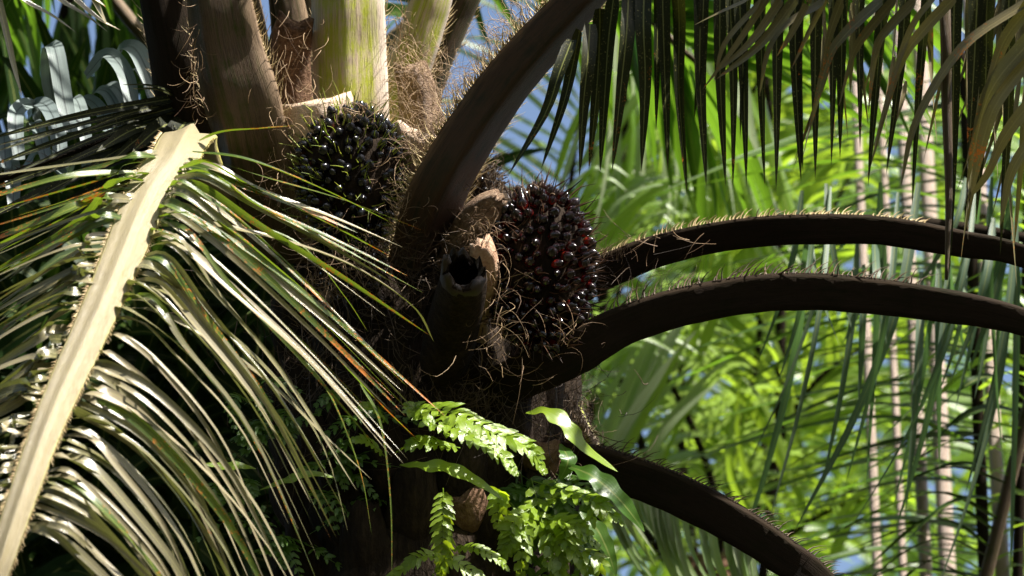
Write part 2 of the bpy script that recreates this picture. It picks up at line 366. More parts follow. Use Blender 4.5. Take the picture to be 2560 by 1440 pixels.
make_frond([(960, 420, 10.5, .07, .05), (1015, 200, 10.42, .058, .05), (1060, 60, 10.4, .055, .05), (1100, -80, 10.4, .05, .045), (1200, -500, 10.5, .04, .04), (1500, -1400, 11, .02, .02)],
    CV(-.1, .1, -1), 'pet', rough=.04, spine=dict(t1=.5, step=.006, ln=.03), label='narrow pale green frond stalk leaning right', leaves=overhead(.8, 12, .5), lmat='leafM')
make_frond([(1000, 460, 10.7, .06, .05), (1070, 200, 10.62, .05, .05), (1130, 50, 10.6, .05, .05), (1190, -80, 10.6, .05, .045), (1380, -500, 10.7, .04, .03), (1900, -1300, 11, .02, .02)],
    CV(-.3, .1, -1), 'petB', rough=.06, spine=dict(t1=.5, step=.008, ln=.03), label='grey-brown frond stalk behind, leaning right', leaves=overhead(.8, 10, .5), lmat='leafM')
# big diagonal frond + dark leaflets hanging from it
DIAG = [(1045, 640, 10.02, .085, .05), (1110, 450, 9.86, .090, .065), (1242, 240, 9.78, .082, .065), (1395, 60, 9.7, .077, .06), (1540, -80, 9.62, .06, .05), (1800, -230, 9.5, .05, .04), (2150, -300, 9.4, .035, .03), (2650, -220, 9.3, .02, .02)]
HANG = [(1430, 100, 1270, 440, 26), (1450, 75, 1352, 425, 22), (1475, 60, 1448, 445, 28), (1500, 20, 1472, 425, 26), (1535, -10, 1500, 435, 26), (1572, -30, 1530, 430, 30), (1612, -60, 1603, 430, 30),
        (1655, -80, 1670, 432, 26), (1690, -90, 1718, 492, 24), (1745, -120, 1766, 470, 30), (1800, -140, 1814, 468, 26), (1828, -150, 1832, 478, 22), (1846, -150, 1866, 468, 24), (1903, -170, 1912, 468, 27),
        (1932, -180, 1940, 482, 27), (1988, -180, 2003, 458, 28), (2000, -190, 2008, 440, 22), (2035, -200, 2038, 452, 26), (2085, -200, 2078, 420, 22), (2120, -200, 2100, 400, 26), (2160, -210, 2150, 380, 22), (2215, -210, 2170, 470, 26),
        (2270, -200, 2215, 440, 24), (2330, -200, 2280, 520, 22), (1640, -70, 1640, 330, 18), (1770, -120, 1735, 300, 20), (1880, -160, 1850, 350, 18), (2440, -200, 2420, 420, 36), (2400, -200, 2372, 700, 30), (2480, -200, 2440, 560, 30), (2530, -200, 2500, 640, 26)]
def hang(mb, sp, q, fr):
    for (x0, y0, x1, y1, wd) in HANG:
        d = 9.55 + R.uniform(-.08, .1)
        if x0 > 1700: d = 9.5
        mx = x0 * .55 + x1 * .45 + R.uniform(-8, 8)
        leaf(mb, [P(x0, y0, 9.55), P((x0 + mx) / 2 + R.uniform(-6, 6), y0 * .75 + y1 * .25, d), P(mx, y0 * .45 + y1 * .55, d), P(x1, y1, d)], wd * 1.35e-3, CV(R.uniform(-.5, .5), .05, 1), .35, 12, 0, R.uniform(-.5, .5), base=.7)
def hang2(mb, sp, q, fr):
    hang(mb, sp, q, fr)
    for i in range(20):  # unseen forward leaflets, added to shade the trunk
        j = int(len(q) * R.uniform(.80, .95)); d = V((R.uniform(-.15, .55), -1, R.uniform(.0, .3)))
        leaf(mb, droop(q[j] + V((0, 0, .03)), d, R.uniform(.8, 1.15), .12, 4), R.uniform(.03, .045), V((0, 0, 1)) + rnd3(.3), .3, 8)
make_frond(DIAG, CV(-.5, .55, -.68), 'petW', 'vee5', rough=.05, n=60, spine=[dict(t1=.62, step=.0035, ln=.045, out=.7), dict(t1=.6, step=.008, ln=.02, out=.8)], label='huge dark diagonal frond stalk arching up to the right over the bunches', leaves=hang2, lmat='leafD')
# arches on the right
NUP = CV(0, .9, -.44)
def tipleaves(t0, cnt, L, mat='leafM', g=1.2):
    def f(mb, sp, q, fr): frond_leaves(mb, q, fr, .02, t0, 1, cnt, lambda s: L * (math.sin(math.pi * (.15 + .8 * s))), .035, (.3, .7), g, .2)
    return f
make_frond([(1330, 760, 10.25, .06, .05), (1480, 683, 10.15, .05, .066), (1640, 618, 10.1, .048, .062), (1820, 578, 10.05, .046, .058), (2000, 562, 10.0, .044, .058), (2200, 566, 10.0, .042, .056), (2400, 600, 10.0, .04, .05), (2570, 640, 10.0, .036, .04), (2950, 800, 10.1, .025, .02), (3500, 1300, 10.3, .012, .01)],
    NUP, 'petD', 'vee1', rough=.07, n=70, spine=[dict(t0=.1, t1=.62, step=.0075, ln=.020, thick=.0026, jit=.5, nr=(.3, 1.1), out=.15, sides=(1,)), dict(t0=.1, t1=.62, step=.0075, ln=.020, thick=.0026, jit=.5, nr=(.3, 1.1), out=.15, sides=(-1,))], spmat='spine', label='upper dark arching frond stalk on the right with a lit spiny top edge', leaves=tipleaves(.82, 30, .6), lmat='leafG')
make_frond([(1190, 1000, 10.1, .1, .07), (1320, 935, 9.95, .085, .07), (1430, 872, 9.9, .07, .085), (1560, 800, 9.88, .058, .075), (1720, 748, 9.86, .055, .072), (1900, 718, 9.85, .052, .07), (2080, 716, 9.85, .05, .068), (2300, 742, 9.85, .047, .064), (2570, 800, 9.85, .04, .05), (3000, 980, 9.9, .025, .02), (3500, 1500, 10.1, .012, .01)],
    NUP, 'petD', 'vee1', rough=.07, n=80, spine=[dict(t0=.2, t1=.7, step=.010, thick=.0028, jit=.6, nr=(.3, 1.1), ln=.038, out=.15, sides=(1,)), dict(t0=.2, t1=.7, step=.010, thick=.0028, jit=.6, nr=(.3, 1.1), ln=.038, out=.15, sides=(-1,))], spmat='fibD', label='middle dark arching frond stalk on the right, lined with black spines', leaves=tipleaves(.82, 30, .6), lmat='leafG')
make_frond([(1330, 1110, 10.25, .055, .05), (1430, 1130, 10.15, .055, .07), (1520, 1150, 10.1, .058, .078), (1660, 1200, 10.05, .056, .078), (1800, 1270, 10.02, .055, .078), (1940, 1360, 10.0, .054, .074), (2060, 1470, 10.0, .05, .06), (2300, 1800, 10.1, .03, .03), (2450, 2300, 10.3, .012, .01)],
    NUP, 'petD', 'vee1', rough=.07, n=60, spine=[dict(t0=.1, t1=.85, step=.009, thick=.0028, jit=.25, nr=(.5, 1.1), ln=.034, out=.15)], spmat='fibD', label='lowest dark frond stalk on the right, sloping down', leaves=tipleaves(.86, 20, .5), lmat='leafG')
make_frond([(1400, 930, 10.4, .03, .03), (1440, 1010, 10.35, .026, .026), (1475, 1080, 10.3, .026, .026), (1500, 1130, 10.25, .026, .026), (1510, 1180, 10.3, .02, .02)], CV(1, .3, .2), 'pet', rough=.1, spine=[dict(step=.004, ln=.03, out=.2)], spmat='fibD', label='short pale stalk stub wrapped in dark mesh fibre')

# ---- left foreground frond
RA = [(600, 620, 10.3, .05, .04), (530, 470, 10.05, .05, .04), (492, 372, 9.8, .052, .036), (478, 338, 9.58, .062, .03), (458, 356, 9.4, .06, .028), (430, 405, 9.28, .056, .03), (370, 490, 9.16, .053, .03), (306, 640, 8.96, .047, .028), (238, 800, 8.78, .042, .027), (164, 960, 8.63, .038, .025), (106, 1100, 8.5, .034, .024), (36, 1300, 8.36, .030, .022), (-30, 1490, 8.28, .025, .02), (-200, 1900, 8.2, .015, .012)]
def key(keys, y):
    for a, b in zip(keys, keys[1:]):
        if y <= b[0] or b is keys[-1]:
            f = max(0, min(1.2, (y - a[0]) / (b[0] - a[0])))
            return [tuple(u + (v - u) * f for u, v in zip(p, r)) for p, r in zip(a[1], b[1])]
KR = [(365, [(478, 385), (640, 425), (800, 480), (985, 575)]), (420, [(462, 425), (640, 500), (820, 570), (985, 640)]), (480, [(430, 480), (630, 600), (840, 790), (1060, 1010)]), (560, [(390, 560), (590, 680), (800, 880), (1020, 1120)]),
      (660, [(350, 655), (520, 760), (700, 970), (860, 1280)]), (800, [(285, 800), (460, 890), (640, 1110), (770, 1440)]), (950, [(212, 950), (400, 1020), (570, 1240), (680, 1540)]), (1100, [(148, 1100), (330, 1170), (480, 1360), (560, 1600)]), (1350, [(60, 1340), (230, 1400), (380, 1560), (450, 1750)])]
KL = [(365, [(405, 375), (300, 390), (120, 400), (-60, 412)]), (440, [(370, 440), (250, 490), (90, 570), (-80, 640)]), (600, [(292, 600), (190, 615), (60, 680), (-90, 770)]), (800, [(208, 800), (120, 820), (0, 900), (-110, 1010)]),
      (1000, [(120, 1000), (40, 1005), (-60, 1060), (-160, 1150)]), (1350, [(-10, 1350), (-80, 1360), (-160, 1420), (-250, 1500)])]
def near_leaves(mb, mode):
    for side, keys, cnt in ((1, KR, 74), (-1, KL, 84)):
        for i in range(cnt):
            y = 368 + (1350 - 368) * (i + R.uniform(.2, .8)) / cnt
            green = y < 575 and (R.random() < .62) or R.random() < .06
            if (mode == 'G') != green: R.random(); continue
            k = key(keys, y); rank = (i % 2)
            e0, e1 = k[0], k[3]; k = [e0] + [tuple(k[m_][c_] * .72 + (e0[c_] + (e1[c_] - e0[c_]) * m_ / 3) * .28 for c_ in (0, 1)) for m_ in (1, 2)] + [e1]
            jx, jy = R.gauss(0, 34), R.gauss(0, 30); sc = R.uniform(.8, 1.12)
            d0 = 9.27 - .95 * min(1, (y - 368) / 1000.) ** .85
            s0 = k[0]; pts = [P(s0[0] - side * 14, s0[1], d0 + .06)]
            lift = R.uniform(0, 38) if rank else R.uniform(-14, 12)
            pts.append(P(s0[0] + side * R.uniform(26, 80), s0[1] - lift * .7 + 10, d0 + .01 - .03 * rank))
            dd = .12 * rank
            for j in (1, 2, 3):
                fx = s0[0] + (k[j][0] - s0[0]) * sc; fy = s0[1] + (k[j][1] - s0[1]) * sc
                u = (j / 3)
                pts.append(P(fx + jx * u, fy + jy * u - lift * (1 - u), d0 - .03 + u * (.12 + dd) + R.uniform(-.03, .03)))
            h = CV(.35 + R.gauss(0, .4), .65 + R.gauss(0, .35), .65 + R.gauss(0, .25))
            leaf(mb, pts, R.uniform(.010, .026), h, R.uniform(.1, .5), 18, R.uniform(-.5, .4), R.uniform(-.9, .9), base=.3)
o, sp, q, fr = make_frond(RA, [CV(-.1, 1, .1) if i < 14 else CV(.02, .28, 1) for i in range(71)], 'rach', 'rach', 70, .015, spine=[dict(t0=.28, step=.006, ln=.010, out=.8, jit=.3)], label='pale sunlit frond hanging down at the left in front')
mA = MB(); near_leaves(mA, 'A')
# two or three long individual blades seen clearly in front of the trunk
for pts, wd, h in [([(405, 545, 9.2), (520, 560, 9.12), (700, 600, 9.15), (880, 665, 9.25), (1030, 765, 9.35), (1085, 855, 9.45)], .024, CV(.1, .9, .6)),
                   ([(330, 700, 9.1), (430, 740, 9.0), (600, 860, 9.1), (740, 1010, 9.2), (820, 1150, 9.3), (870, 1330, 9.4)], .02, CV(.4, .6, .7)),
                   ([(300, 770, 9.1), (420, 790, 9.0), (640, 930, 9.1), (800, 1080, 9.2), (930, 1200, 9.3)], .02, CV(.4, .6, .7))]:
    leaf(mA, [P(*p) for p in pts], wd, h, .3, 22, .1, .3)
mA.build('leaflets', M['leafA'], o)
mG = MB(); near_leaves(mG, 'G')
for pts, wd in [([(500, 352, 9.4), (560, 330, 9.35), (650, 322, 9.3), (740, 314, 9.3)], .02), ([(480, 380, 9.3), (620, 400, 9.25), (800, 470, 9.3), (985, 560, 9.4)], .018),
                ([(470, 410, 9.3), (640, 470, 9.25), (820, 560, 9.3), (978, 642, 9.4)], .02), ([(440, 470, 9.2), (560, 520, 9.2), (760, 700, 9.3), (930, 880, 9.4), (1075, 1005, 9.5)], .02),
                ([(420, 500, 9.2), (560, 620, 9.2), (780, 830, 9.3), (950, 1010, 9.4), (1055, 1110, 9.5)], .022), ([(640, 560, 9.4), (760, 620, 9.4), (860, 740, 9.45), (920, 830, 9.5)], .012),
                ([(300, 460, 9.3), (180, 520, 9.2), (60, 570, 9.2), (-40, 610, 9.2)], .028), ([(340, 430, 9.3), (180, 440, 9.2), (60, 470, 9.2), (-40, 500, 9.2)], .02),
                ([(760, 900, 9.3), (830, 1000, 9.3), (900, 1180, 9.35), (930, 1340, 9.4)], .014), ([(900, 960, 9.3), (950, 1060, 9.3), (975, 1250, 9.35), (980, 1440, 9.4)], .012)]:
    leaf(mG, [P(*p) for p in pts], wd, CV(R.uniform(-.2, .4), 1, .5), .35, 20, .1, .3)
gl = mG.build('leaflets', M['leafG'], o); gl['label'] = 'green rust-speckled leaflets at the top of the frond'

# ---- frond behind at the left: dark narrow leaflets and folded grey-blue ones
def backleft(mb, sp, q, fr):
    for (x0, y0, x1, y1, wd) in [(470, 240, -40, 350, 22), (460, 250, -30, 385, 16), (460, 262, -40, 420, 22), (450, 275, 20, 440, 18), (440, 270, -40, 372, 12), (440, 300, 100, 440, 24), (420, 310, 150, 470, 22), (450, 235, 300, 212, 7), (450, 245, 330, 222, 8), (430, 260, 200, 330, 16), (440, 330, -40, 480, 30), (430, 340, 40, 520, 30), (450, 350, 200, 520, 30), (420, 300, 260, 420, 30), (400, 300, 240, 380, 40), (440, 300, 330, 380, 50), (400, 360, -60, 560, 36), (380, 400, -40, 650, 40), (360, 420, 20, 700, 40), (470, 300, 380, 420, 60)]:
        m = ((x0 + x1) / 2, (y0 + y1) / 2 - 10)
        leaf(mb, [P(x0, y0, 10.1), P(*m, 10.0), P(x1, y1, 9.9)], wd * 1e-3, CV(0, .5, 1), .3, 10, R.uniform(-.3, .3), .4, base=.6)
ob, *_ = make_frond([(600, 350, 10.5, .06, .05), (500, 270, 10.3, .045, .04), (400, 290, 10.15, .03, .025), (200, 370, 10.1, .022, .02), (-100, 480, 10.0, .012, .01)], CV(0, 1, .2), 'petD', rough=.1, spine=dict(step=.02, ln=.03), spmat='fibD', label='dark frond behind at the left with folded grey leaflets', leaves=backleft, lmat='leafD')
mS = MB()
for pts, wd in [([(150, 330), (125, 200), (128, 122), (140, 132), (160, 250), (178, 330)], 44), ([(215, 190), (262, 138), (290, 150), (318, 200), (335, 300)], 42), ([(290, 150), (315, 117), (340, 125), (365, 170), (400, 260)], 48),
                ([(95, 300), (80, 262), (52, 268), (38, 300), (48, 400)], 40), ([(70, 290), (95, 258), (120, 270), (142, 320), (155, 420)], 42), ([(180, 300), (178, 255), (190, 248), (205, 290), (220, 380)], 36),
                ([(190, 260), (215, 248), (240, 262), (265, 300), (270, 330)], 36), ([(230, 240), (250, 225), (275, 238), (300, 290), (310, 330)], 38), ([(255, 222), (280, 215), (300, 228), (330, 280), (345, 320)], 36),
                ([(10, 350), (5, 335), (10, 340), (14, 420)], 40), ([(75, 330), (85, 305), (98, 330), (120, 420)], 34), ([(330, 180), (350, 170), (375, 215), (390, 270)], 34), ([(60, 420), (100, 380), (130, 400), (160, 440)], 34), ([(150, 480), (190, 390), (215, 400), (215, 440)], 26), ([(0, 430), (20, 400), (30, 420), (34, 520)], 40)]:
    k = len(pts)
    leaf(mS, [P(x, y, 10.45 - .25 * i / (k - 1)) for i, (x, y) in enumerate(pts)], wd * 1.05e-3, [CV(.1, .5, 1)] * 17, .18, 16, 0, .1, shape=lambda t: min(1, .5 + t * 3) * (1 if t < .8 else 1 - (t - .8) * 1.5))
sl_ = mS.build('leaflets', M['leafS'], ob); sl_['label'] = 'grey-blue leaflets folded over in arcs'

# ---- frond hanging at the right edge
def righth(mb, sp, q, fr):
    k = 1 / 2.977
    for pts, wd in [([(560, -40), (510, 0), (300, 95), (100, 190)], 16), ([(700, -60), (640, 0), (420, 330), (165, 670)], 16), ([(800, -60), (740, 20), (520, 320), (240, 560)], 20), ([(900, -60), (860, 0), (600, 330), (270, 590)], 26),
                    ([(1100, -60), (1050, 30), (800, 180), (660, 380), (590, 720)], 22), ([(1120, -60), (1080, 0), (960, 240), (830, 510)], 14), ([(1560, -60), (1490, 20), (1230, 260), (1090, 480), (960, 1000)], 30), ([(1680, -60), (1600, 0), (1400, 230), (1280, 420), (1180, 800)], 22),
                    ([(1800, -60), (1720, 40), (1550, 220), (1450, 400), (1400, 850)], 24), ([(2120, -80), (2030, 0), (1800, 240), (1640, 470), (1520, 900)], 26), ([(1960, -60), (1890, 0), (1740, 180), (1600, 540), (1440, 1100)], 18),
                    ([(2700, -60), (2540, 50), (2100, 360), (1760, 900), (1640, 1400)], 26), ([(2650, -60), (2560, 100), (2400, 330), (2280, 700), (2120, 1250)], 28), ([(2700, 200), (2560, 360), (2360, 600), (2250, 850), (2130, 1400)], 42),
                    ([(2700, 350), (2560, 500), (2340, 800), (2230, 1150), (2160, 1500)], 32), ([(2800, 600), (2600, 780), (2400, 1040), (2280, 1300), (2130, 1500)], 28), ([(2780, 900), (2620, 1050), (2460, 1300), (2380, 1700)], 28),
                    ([(1240, -60), (1180, 60), (1100, 300), (1060, 560)], 20), ([(640, -40), (560, 60), (330, 330), (250, 620)], 14), ([(960, -40), (930, 60), (800, 300), (720, 420)], 16)]:
        q3 = [P(1700 + x * k, y * k, 9.2 + .03 * i) for i, (x, y) in enumerate(pts)]
        leaf(mb, q3, wd * 1.15e-3, CV(R.uniform(-.2, .5), .8, .8), .3, 18, R.uniform(-.2, .3), R.uniform(-.6, .6), base=.6)
    for i in range(40):
        x = R.uniform(2050, 2600); y = R.uniform(-140, 260)
        L = R.uniform(180, 520); dx = R.uniform(-.35, .1) * L
        leaf(mb, [P(x, y, 9.7), P(x + dx * .3, y + L * .4, 9.7), P(x + dx, y + L, 9.75)], R.uniform(.008, .022), CV(R.uniform(-1, 1), .2, 1), .3, 10, 0, .5)
make_frond([(1900, -1700, 11.0, .05, .04), (2250, -1100, 10.3, .035, .03), (2345, -400, 9.6, .02, .018), (2362, 10, 9.3, .0135, .013), (2366, 240, 9.3, .0125, .012), (2372, 480, 9.3, .009, .008), (2366, 700, 9.3, .004, .004)], CV(.2, .3, 1), 'petB', 'round', 40, .03, label='frond hanging straight down at the right with brown drooping leaflets', leaves=righth, lmat='leafB')
# extra lit tips hanging in at the top left
def tl(mb, sp, q, fr):
    for a in ([(20, -60), (60, 0), (130, 40), (192, 82)], [(100, -60), (150, 0), (215, 40), (270, 80)], [(150, -50), (190, 0), (250, 50), (302, 76)], [(-20, -60), (10, 60), (35, 170), (55, 242)], [(200, -60), (230, -10), (265, 18)], [(210, -50), (240, 10), (270, 70)]):
        leaf(mb, [P(x, y, 9.4) for x, y in a], .02, CV(.1, .8, .8), .3, 12, .1, .4)
make_frond([(500, -400, 10.1, .04, .035), (200, -260, 9.7, .03, .025), (-100, -160, 9.4, .02, .015), (-400, 100, 9.3, .01, .01)], CV(0, 1, .2), 'petB', rough=.05, label='frond above at the top left with olive leaflet tips', leaves=tl, lmat='leafA')

# ---- unseen fronds added above the frame to shade the lower left
for k, (px, dd, py, ex, ed) in enumerate([(500, 10.9, -600, -900, 11.6), (650, 11.1, -800, -600, 12.6), (420, 10.9, -500, -1500, 11.4), (560, 10.8, -700, -1300, 12.2), (600, 10.7, -650, -500, 12.0), (480, 10.7, -500, -200, 11.8)]):
    make_frond([(px + 200, 400, 10.6, .05, .05), (px, py * .5, dd, .04, .04), ((px + ex) / 2, py, (dd + ed) / 2, .03, .03), (ex, py + 150, ed, .02, .02), (ex * 1.25 - 100, py + 700, ed + .6, .01, .01)],
        V((0, 0, 1)), 'petB', rough=.05, n=36, leaves=overhead(.3, 60, .95, .055), lmat='leafM')
for k, (a, b_, c) in enumerate([((-.4, 10.4, 7.5), (.3, 10.2, 7.75), (.9, 10.1, 7.35)), ((-.3, 10.9, 7.6), (.1, 11.0, 7.95), (.6, 11.2, 7.6)), ((-.6, 10.5, 7.6), (-1.2, 10.1, 7.9), (-2.2, 10.0, 7.5)), ((-.2, 10.7, 7.5), (.2, 10.3, 7.7), (.7, 9.9, 7.4))]):  # second unseen set, added to shade the growth behind the trunk
    mb = MB(); sp, q, fr = stalk3(mb, [(*P(700, 400, 10.6), .05, .05), (*a, .04, .04), (*b_, .025, .025), (*c, .01, .01)], V((0, 0, 1)), 'keel', 30, 0, .03); o = mb.build('frond', M['petB'], palm)
    lm = MB(); frond_leaves(lm, q, fr, .03, .35, 1, 52, lambda s: .75, .055, (.3, .7), .5); lm.build('leaflets', M['leafM'], o)
# ---- cut leaf bases (stubs)
def stub(ctrl, hint, mat, jag=.015, rough=.12, label=None, roll=0, prof='keel', n=14):
    mb = MB(); stalk(mb, ctrl, hint, prof, n, jag, rough, roll=roll); o = mb.build('leaf_base', M[mat], palm)
    if label: o['label'] = label
    return o
stub([(830, 420, 10.1, .11, .08), (805, 340, 10.0, .102, .075), (800, 290, 9.97, .095, .065), (792, 248, 9.96, .088, .055)], BACK, 'cut', .012, .08, 'broad pale tan cut leaf base above the left bunch')
stub([(740, 330, 10.25, .06, .05), (725, 200, 10.2, .052, .045), (722, 110, 10.15, .052, .05), (735, 50, 10.1, .045, .04)], BACK, 'boot', .02, .15, 'dark reddish cut leaf base between the upright stalks')
stub([(1060, 340, 10.3, .06, .05), (1045, 260, 10.28, .055, .05), (1035, 205, 10.25, .05, .045), (1022, 165, 10.22, .042, .035)], BACK, 'tanb', .02, .2, 'lit tan leaf base behind the diagonal stalk')
stub([(1000, 400, 10.05, .05, .04), (1005, 350, 10.0, .045, .04), (1025, 318, 9.95, .035, .03)], BACK, 'cut', .012, .15, 'small pale leaf base right of the left bunch')
stub([(1060, 420, 10.0, .05, .04), (1050, 370, 9.93, .045, .04), (1055, 335, 9.9, .038, .03)], BACK, 'cut', .012, .15)
stub([(1140, 660, 10.05, .06, .05), (1175, 590, 9.95, .058, .05), (1215, 530, 9.88, .045, .04), (1255, 488, 9.84, .024, .02)], CV(.3, -.3, -1), 'tanb', .02, .3, 'tan fibrous leaf base left of the right bunch')
stub([(1185, 820, 10.0, .05, .05), (1200, 720, 9.84, .047, .045), (1205, 640, 9.76, .045, .04), (1195, 598, 9.72, .032, .022)], CV(-.5, .1, -.6), 'cutw', .03, .3, 'pale torn lip of the hollow leaf base')
stub([(1330, 1190, 10.1, .06, .05), (1345, 1140, 9.98, .055, .045), (1350, 1105, 9.92, .045, .04)], BACK, 'boot', .015, .2)
stub([(1175, 1400, 9.98, .03, .03), (1180, 1340, 9.9, .05, .04), (1170, 1285, 9.85, .058, .05), (1150, 1240, 9.82, .062, .03)], BACK, 'boot', .03, .15, 'brown leaf base stub showing among the ferns')
stub([(1290, 1200, 10.1, .05, .04), (1250, 1160, 10.0, .05, .04), (1225, 1120, 9.95, .045, .03)], BACK, 'boot', .02, .2)
# hollow stub: open dark tube pointing at the camera
hb = MB(); rim = []; NN = 22
ctl = spline([(*P(1085, 960, 9.98), .03), (*P(1110, 900, 9.9), .062), (*P(1135, 800, 9.8), .066), (*P(1155, 720, 9.68), .06), (*P(1160, 680, 9.6), .052)], 12)
qq = [V(c[:3]) for c in ctl]; fr_ = frames(qq, TOC)
def ringpts(c, f, sc, jag=0, e=1.0):
    T, N, B = f
    return [V(c[:3]) + (B * math.cos(a) + N * math.sin(a) * e) * c[3] * sc * (1 + .1 * noise.noise(V((math.cos(a) * 2, math.sin(a) * 2, c[0] * 9)))) + T * jag * noise.noise(V((math.cos(a) * 2.5, math.sin(a) * 2.5, 4))) for a in [k / NN * 6.2832 for k in range(NN)]]
rows = [ringpts(c, f, 1, .05 if i == 12 else 0) for i, (c, f) in enumerate(zip(ctl, fr_))]
rows = rows[:12] + [ringpts(ctl[12], fr_[12], 1, .09)] + [ringpts(ctl[12], fr_[12], .7, .07)] + [ringpts(ctl[i], fr_[i], .8) for i in (11, 9, 7)] + [ringpts(ctl[6], fr_[6], .1)]
for i, r_ in enumerate(rows):
    hb.add(r_, [(0, i * .1, 0)] * NN)
    if i:
        for k in range(NN): o_ = (i - 1) * NN; hb.f.append((o_ + k, o_ + (k + 1) % NN, o_ + NN + (k + 1) % NN, o_ + NN + k))
hs = hb.build('leaf_base', M['trunk'], palm); hs['label'] = 'hollow dark leaf base with an open ragged mouth'
rb_ = MB()
for i, r_ in enumerate([ringpts(ctl[11], fr_[11], 1.03), ringpts(ctl[12], fr_[12], 1.04, .095), ringpts(ctl[12], fr_[12], .82, .12), ringpts(ctl[12], fr_[12], .66, .06)]):
    rb_.add([p + rnd3(.003) for p in r_], [(0, i * .1, 0)] * NN)
    if i:
        for k in range(NN): o_ = (i - 1) * NN; rb_.f.append((o_ + k, o_ + (k + 1) % NN, o_ + NN + (k + 1) % NN, o_ + NN + k))
rb_.build('torn_rim', M['fibD'], hs)
# old boots spiralling down the trunk; dark trunk colour paints their shade
gold = 2.39996
for i in range(70):
    z = P(1060, 1560 - i * 14, 10).z; a = i * gold + 1
    c = axis(z); c.z = z; dr = V((math.cos(a), math.sin(a), 0))
    if dr.y > .35: continue
    s_ = c + dr * .27; up = V((0, 0, 1)); k = R.uniform(.75, 1.1)
    P5 = [(*(s_ - up * .08), .085 * k, .05), (*(s_ + dr * .06 + up * .0), .078 * k, .048), (*(s_ + dr * .10 + up * .07), .06 * k, .04), (*(s_ + dr * .115 + up * .15 * k), .045 * k, .026)]
    mb = MB(); stalk3(mb, P5, -dr + up * .3, 'keel', 10, .03, .25); mb.build('leaf_base', M['trunk'], palm)

# ---- fruit bunches
def fruit_mesh(rnd, mat):
    mb = MB(); a = 12; b = 9
    for i in range(b + 1):
        t = i / b; z = -.5 + t * 1.08; r = .40 * math.sin(math.pi * min(1, t * .98 + .01)) ** .62 * (1 - .12 * t)
        r = max(r, .012)
        mb.add([(r * math.cos(k / a * 6.2832), r * math.sin(k / a * 6.2832), z) for k in range(a)], [(k / a, t, rnd) for k in range(a)])
        if i:
            for k in range(a): o_ = (i - 1) * a; mb.f.append((o_ + k, o_ + (k + 1) % a, o_ + a + (k + 1) % a, o_ + a + k))
    return mb
def bunch(center, rx, ry, rz, nfr, mat, spm, splen, label, tilt, seed, fl=.034, spn=5):
    rr = random.Random(seed)
    X, Y, Z = RT, UPC, TOC
    def pt(u, k=1): return center + X * u.x * rx * k + Y * u.y * ry * k + Z * u.z * rz * k
    core = MB(); NB = 18
    for i in range(NB + 1):
        th = math.pi * i / NB
        for j in range(24):
            ph = j / 24 * 6.2832; u = V((math.sin(th) * math.cos(ph), math.cos(th), math.sin(th) * math.sin(ph)))
            p = pt(u, .9 + .06 * noise.noise(u * 5)); core.add([p], [(0, 0, 0)])
        if i:
            for j in range(24): o_ = (i - 1) * 24; core.f.append((o_ + j, o_ + (j + 1) % 24, o_ + 24 + (j + 1) % 24, o_ + 24 + j))
    bo = core.build('fruit_bunch', M['trunk'], palm); bo['label'] = label
    me = []
    for k in range(4):
        m = fruit_mesh(.12 + k * .25, None); mm = bpy.data.meshes.new('fruit'); mm.from_pydata(m.v, [], m.f); at = mm.attributes.new('uvw', 'FLOAT_VECTOR', 'POINT')
        at.data.foreach_set('vector', [c for q_ in m.a for c in q_]); mm.polygons.foreach_set('use_smooth', [True] * len(mm.polygons)); mm.materials.append(M[mat]); me.append(mm)
    lst = []; spk = MB()
    for i in range(nfr):
        y = 1 - 2 * (i + .5) / nfr; r = math.sqrt(1 - y * y); ph = i * gold
        u = V((r * math.cos(ph), y, r * math.sin(ph))) + V((rr.gauss(0, .04), rr.gauss(0, .04), rr.gauss(0, .04))); u.normalize()
        if u.z < -.3: continue
        cl = noise.noise(u * 4.2 + V((seed, 0, 0)))
        if cl < -.42: continue
        p = pt(u, .97 + .05 * cl + rr.uniform(-.035, .05))
        nrm = (X * u.x / rx + Y * u.y / ry + Z * u.z / rz).normalized()
        dr = (nrm * 1.0 + tilt * .4 + V((rr.gauss(0, .2), rr.gauss(0, .2), rr.gauss(0, .2)))).normalized()
        sc = fl * rr.uniform(.7, 1.12)
        lst.append((u.z + rr.uniform(0, .1), p, dr, sc, rr.randrange(4)))
        for _ in range(spn if rr.random() < .5 else 1):
            b0 = pt(u, .95) + V((rr.gauss(0, .012), rr.gauss(0, .012), rr.gauss(0, .012)))
            d = (nrm + tilt * .5 + V((rr.gauss(0, .3), rr.gauss(0, .3), rr.gauss(0, .3)))).normalized(); L = splen * rr.uniform(.5, 1.2)
            bend = V((rr.gauss(0, .25), rr.gauss(0, .25), rr.gauss(0, .25)))
            tube(spk, [b0, b0 + d * L * .5, b0 + d * L + bend * L * .4], .0023, .0005, 4, 3, rr.random())
    lst.sort(key=lambda e: -e[0])
    rest = MB(); off = ORG[bo.name]
    for k, (_, p, dr, sc, v) in enumerate(lst):
        qt = dr.to_track_quat('Z', 'Y'); asp = rr.uniform(.85, 1.25)
        if k < 50:
            o_ = bpy.data.objects.new('fruit', me[v]); COL.objects.link(o_); o_.parent = bo; o_.location = p - off; o_.rotation_mode = 'QUATERNION'; o_.rotation_quaternion = qt; o_.scale = (sc * asp, sc * asp, sc)
        else:
            fm = fruit_mesh(rr.random(), None); b0 = len(rest.v)
            rest.add([p + qt @ V((x * sc * asp, y_ * sc * asp, z * sc)) for x, y_, z in fm.v], fm.a); rest.f += [tuple(b0 + a for a in f_) for f_ in fm.f]
    ro = rest.build('fruits', M[mat], bo); ro['kind'] = 'stuff'
    spk.build('spikes', M[spm], bo)
    return bo
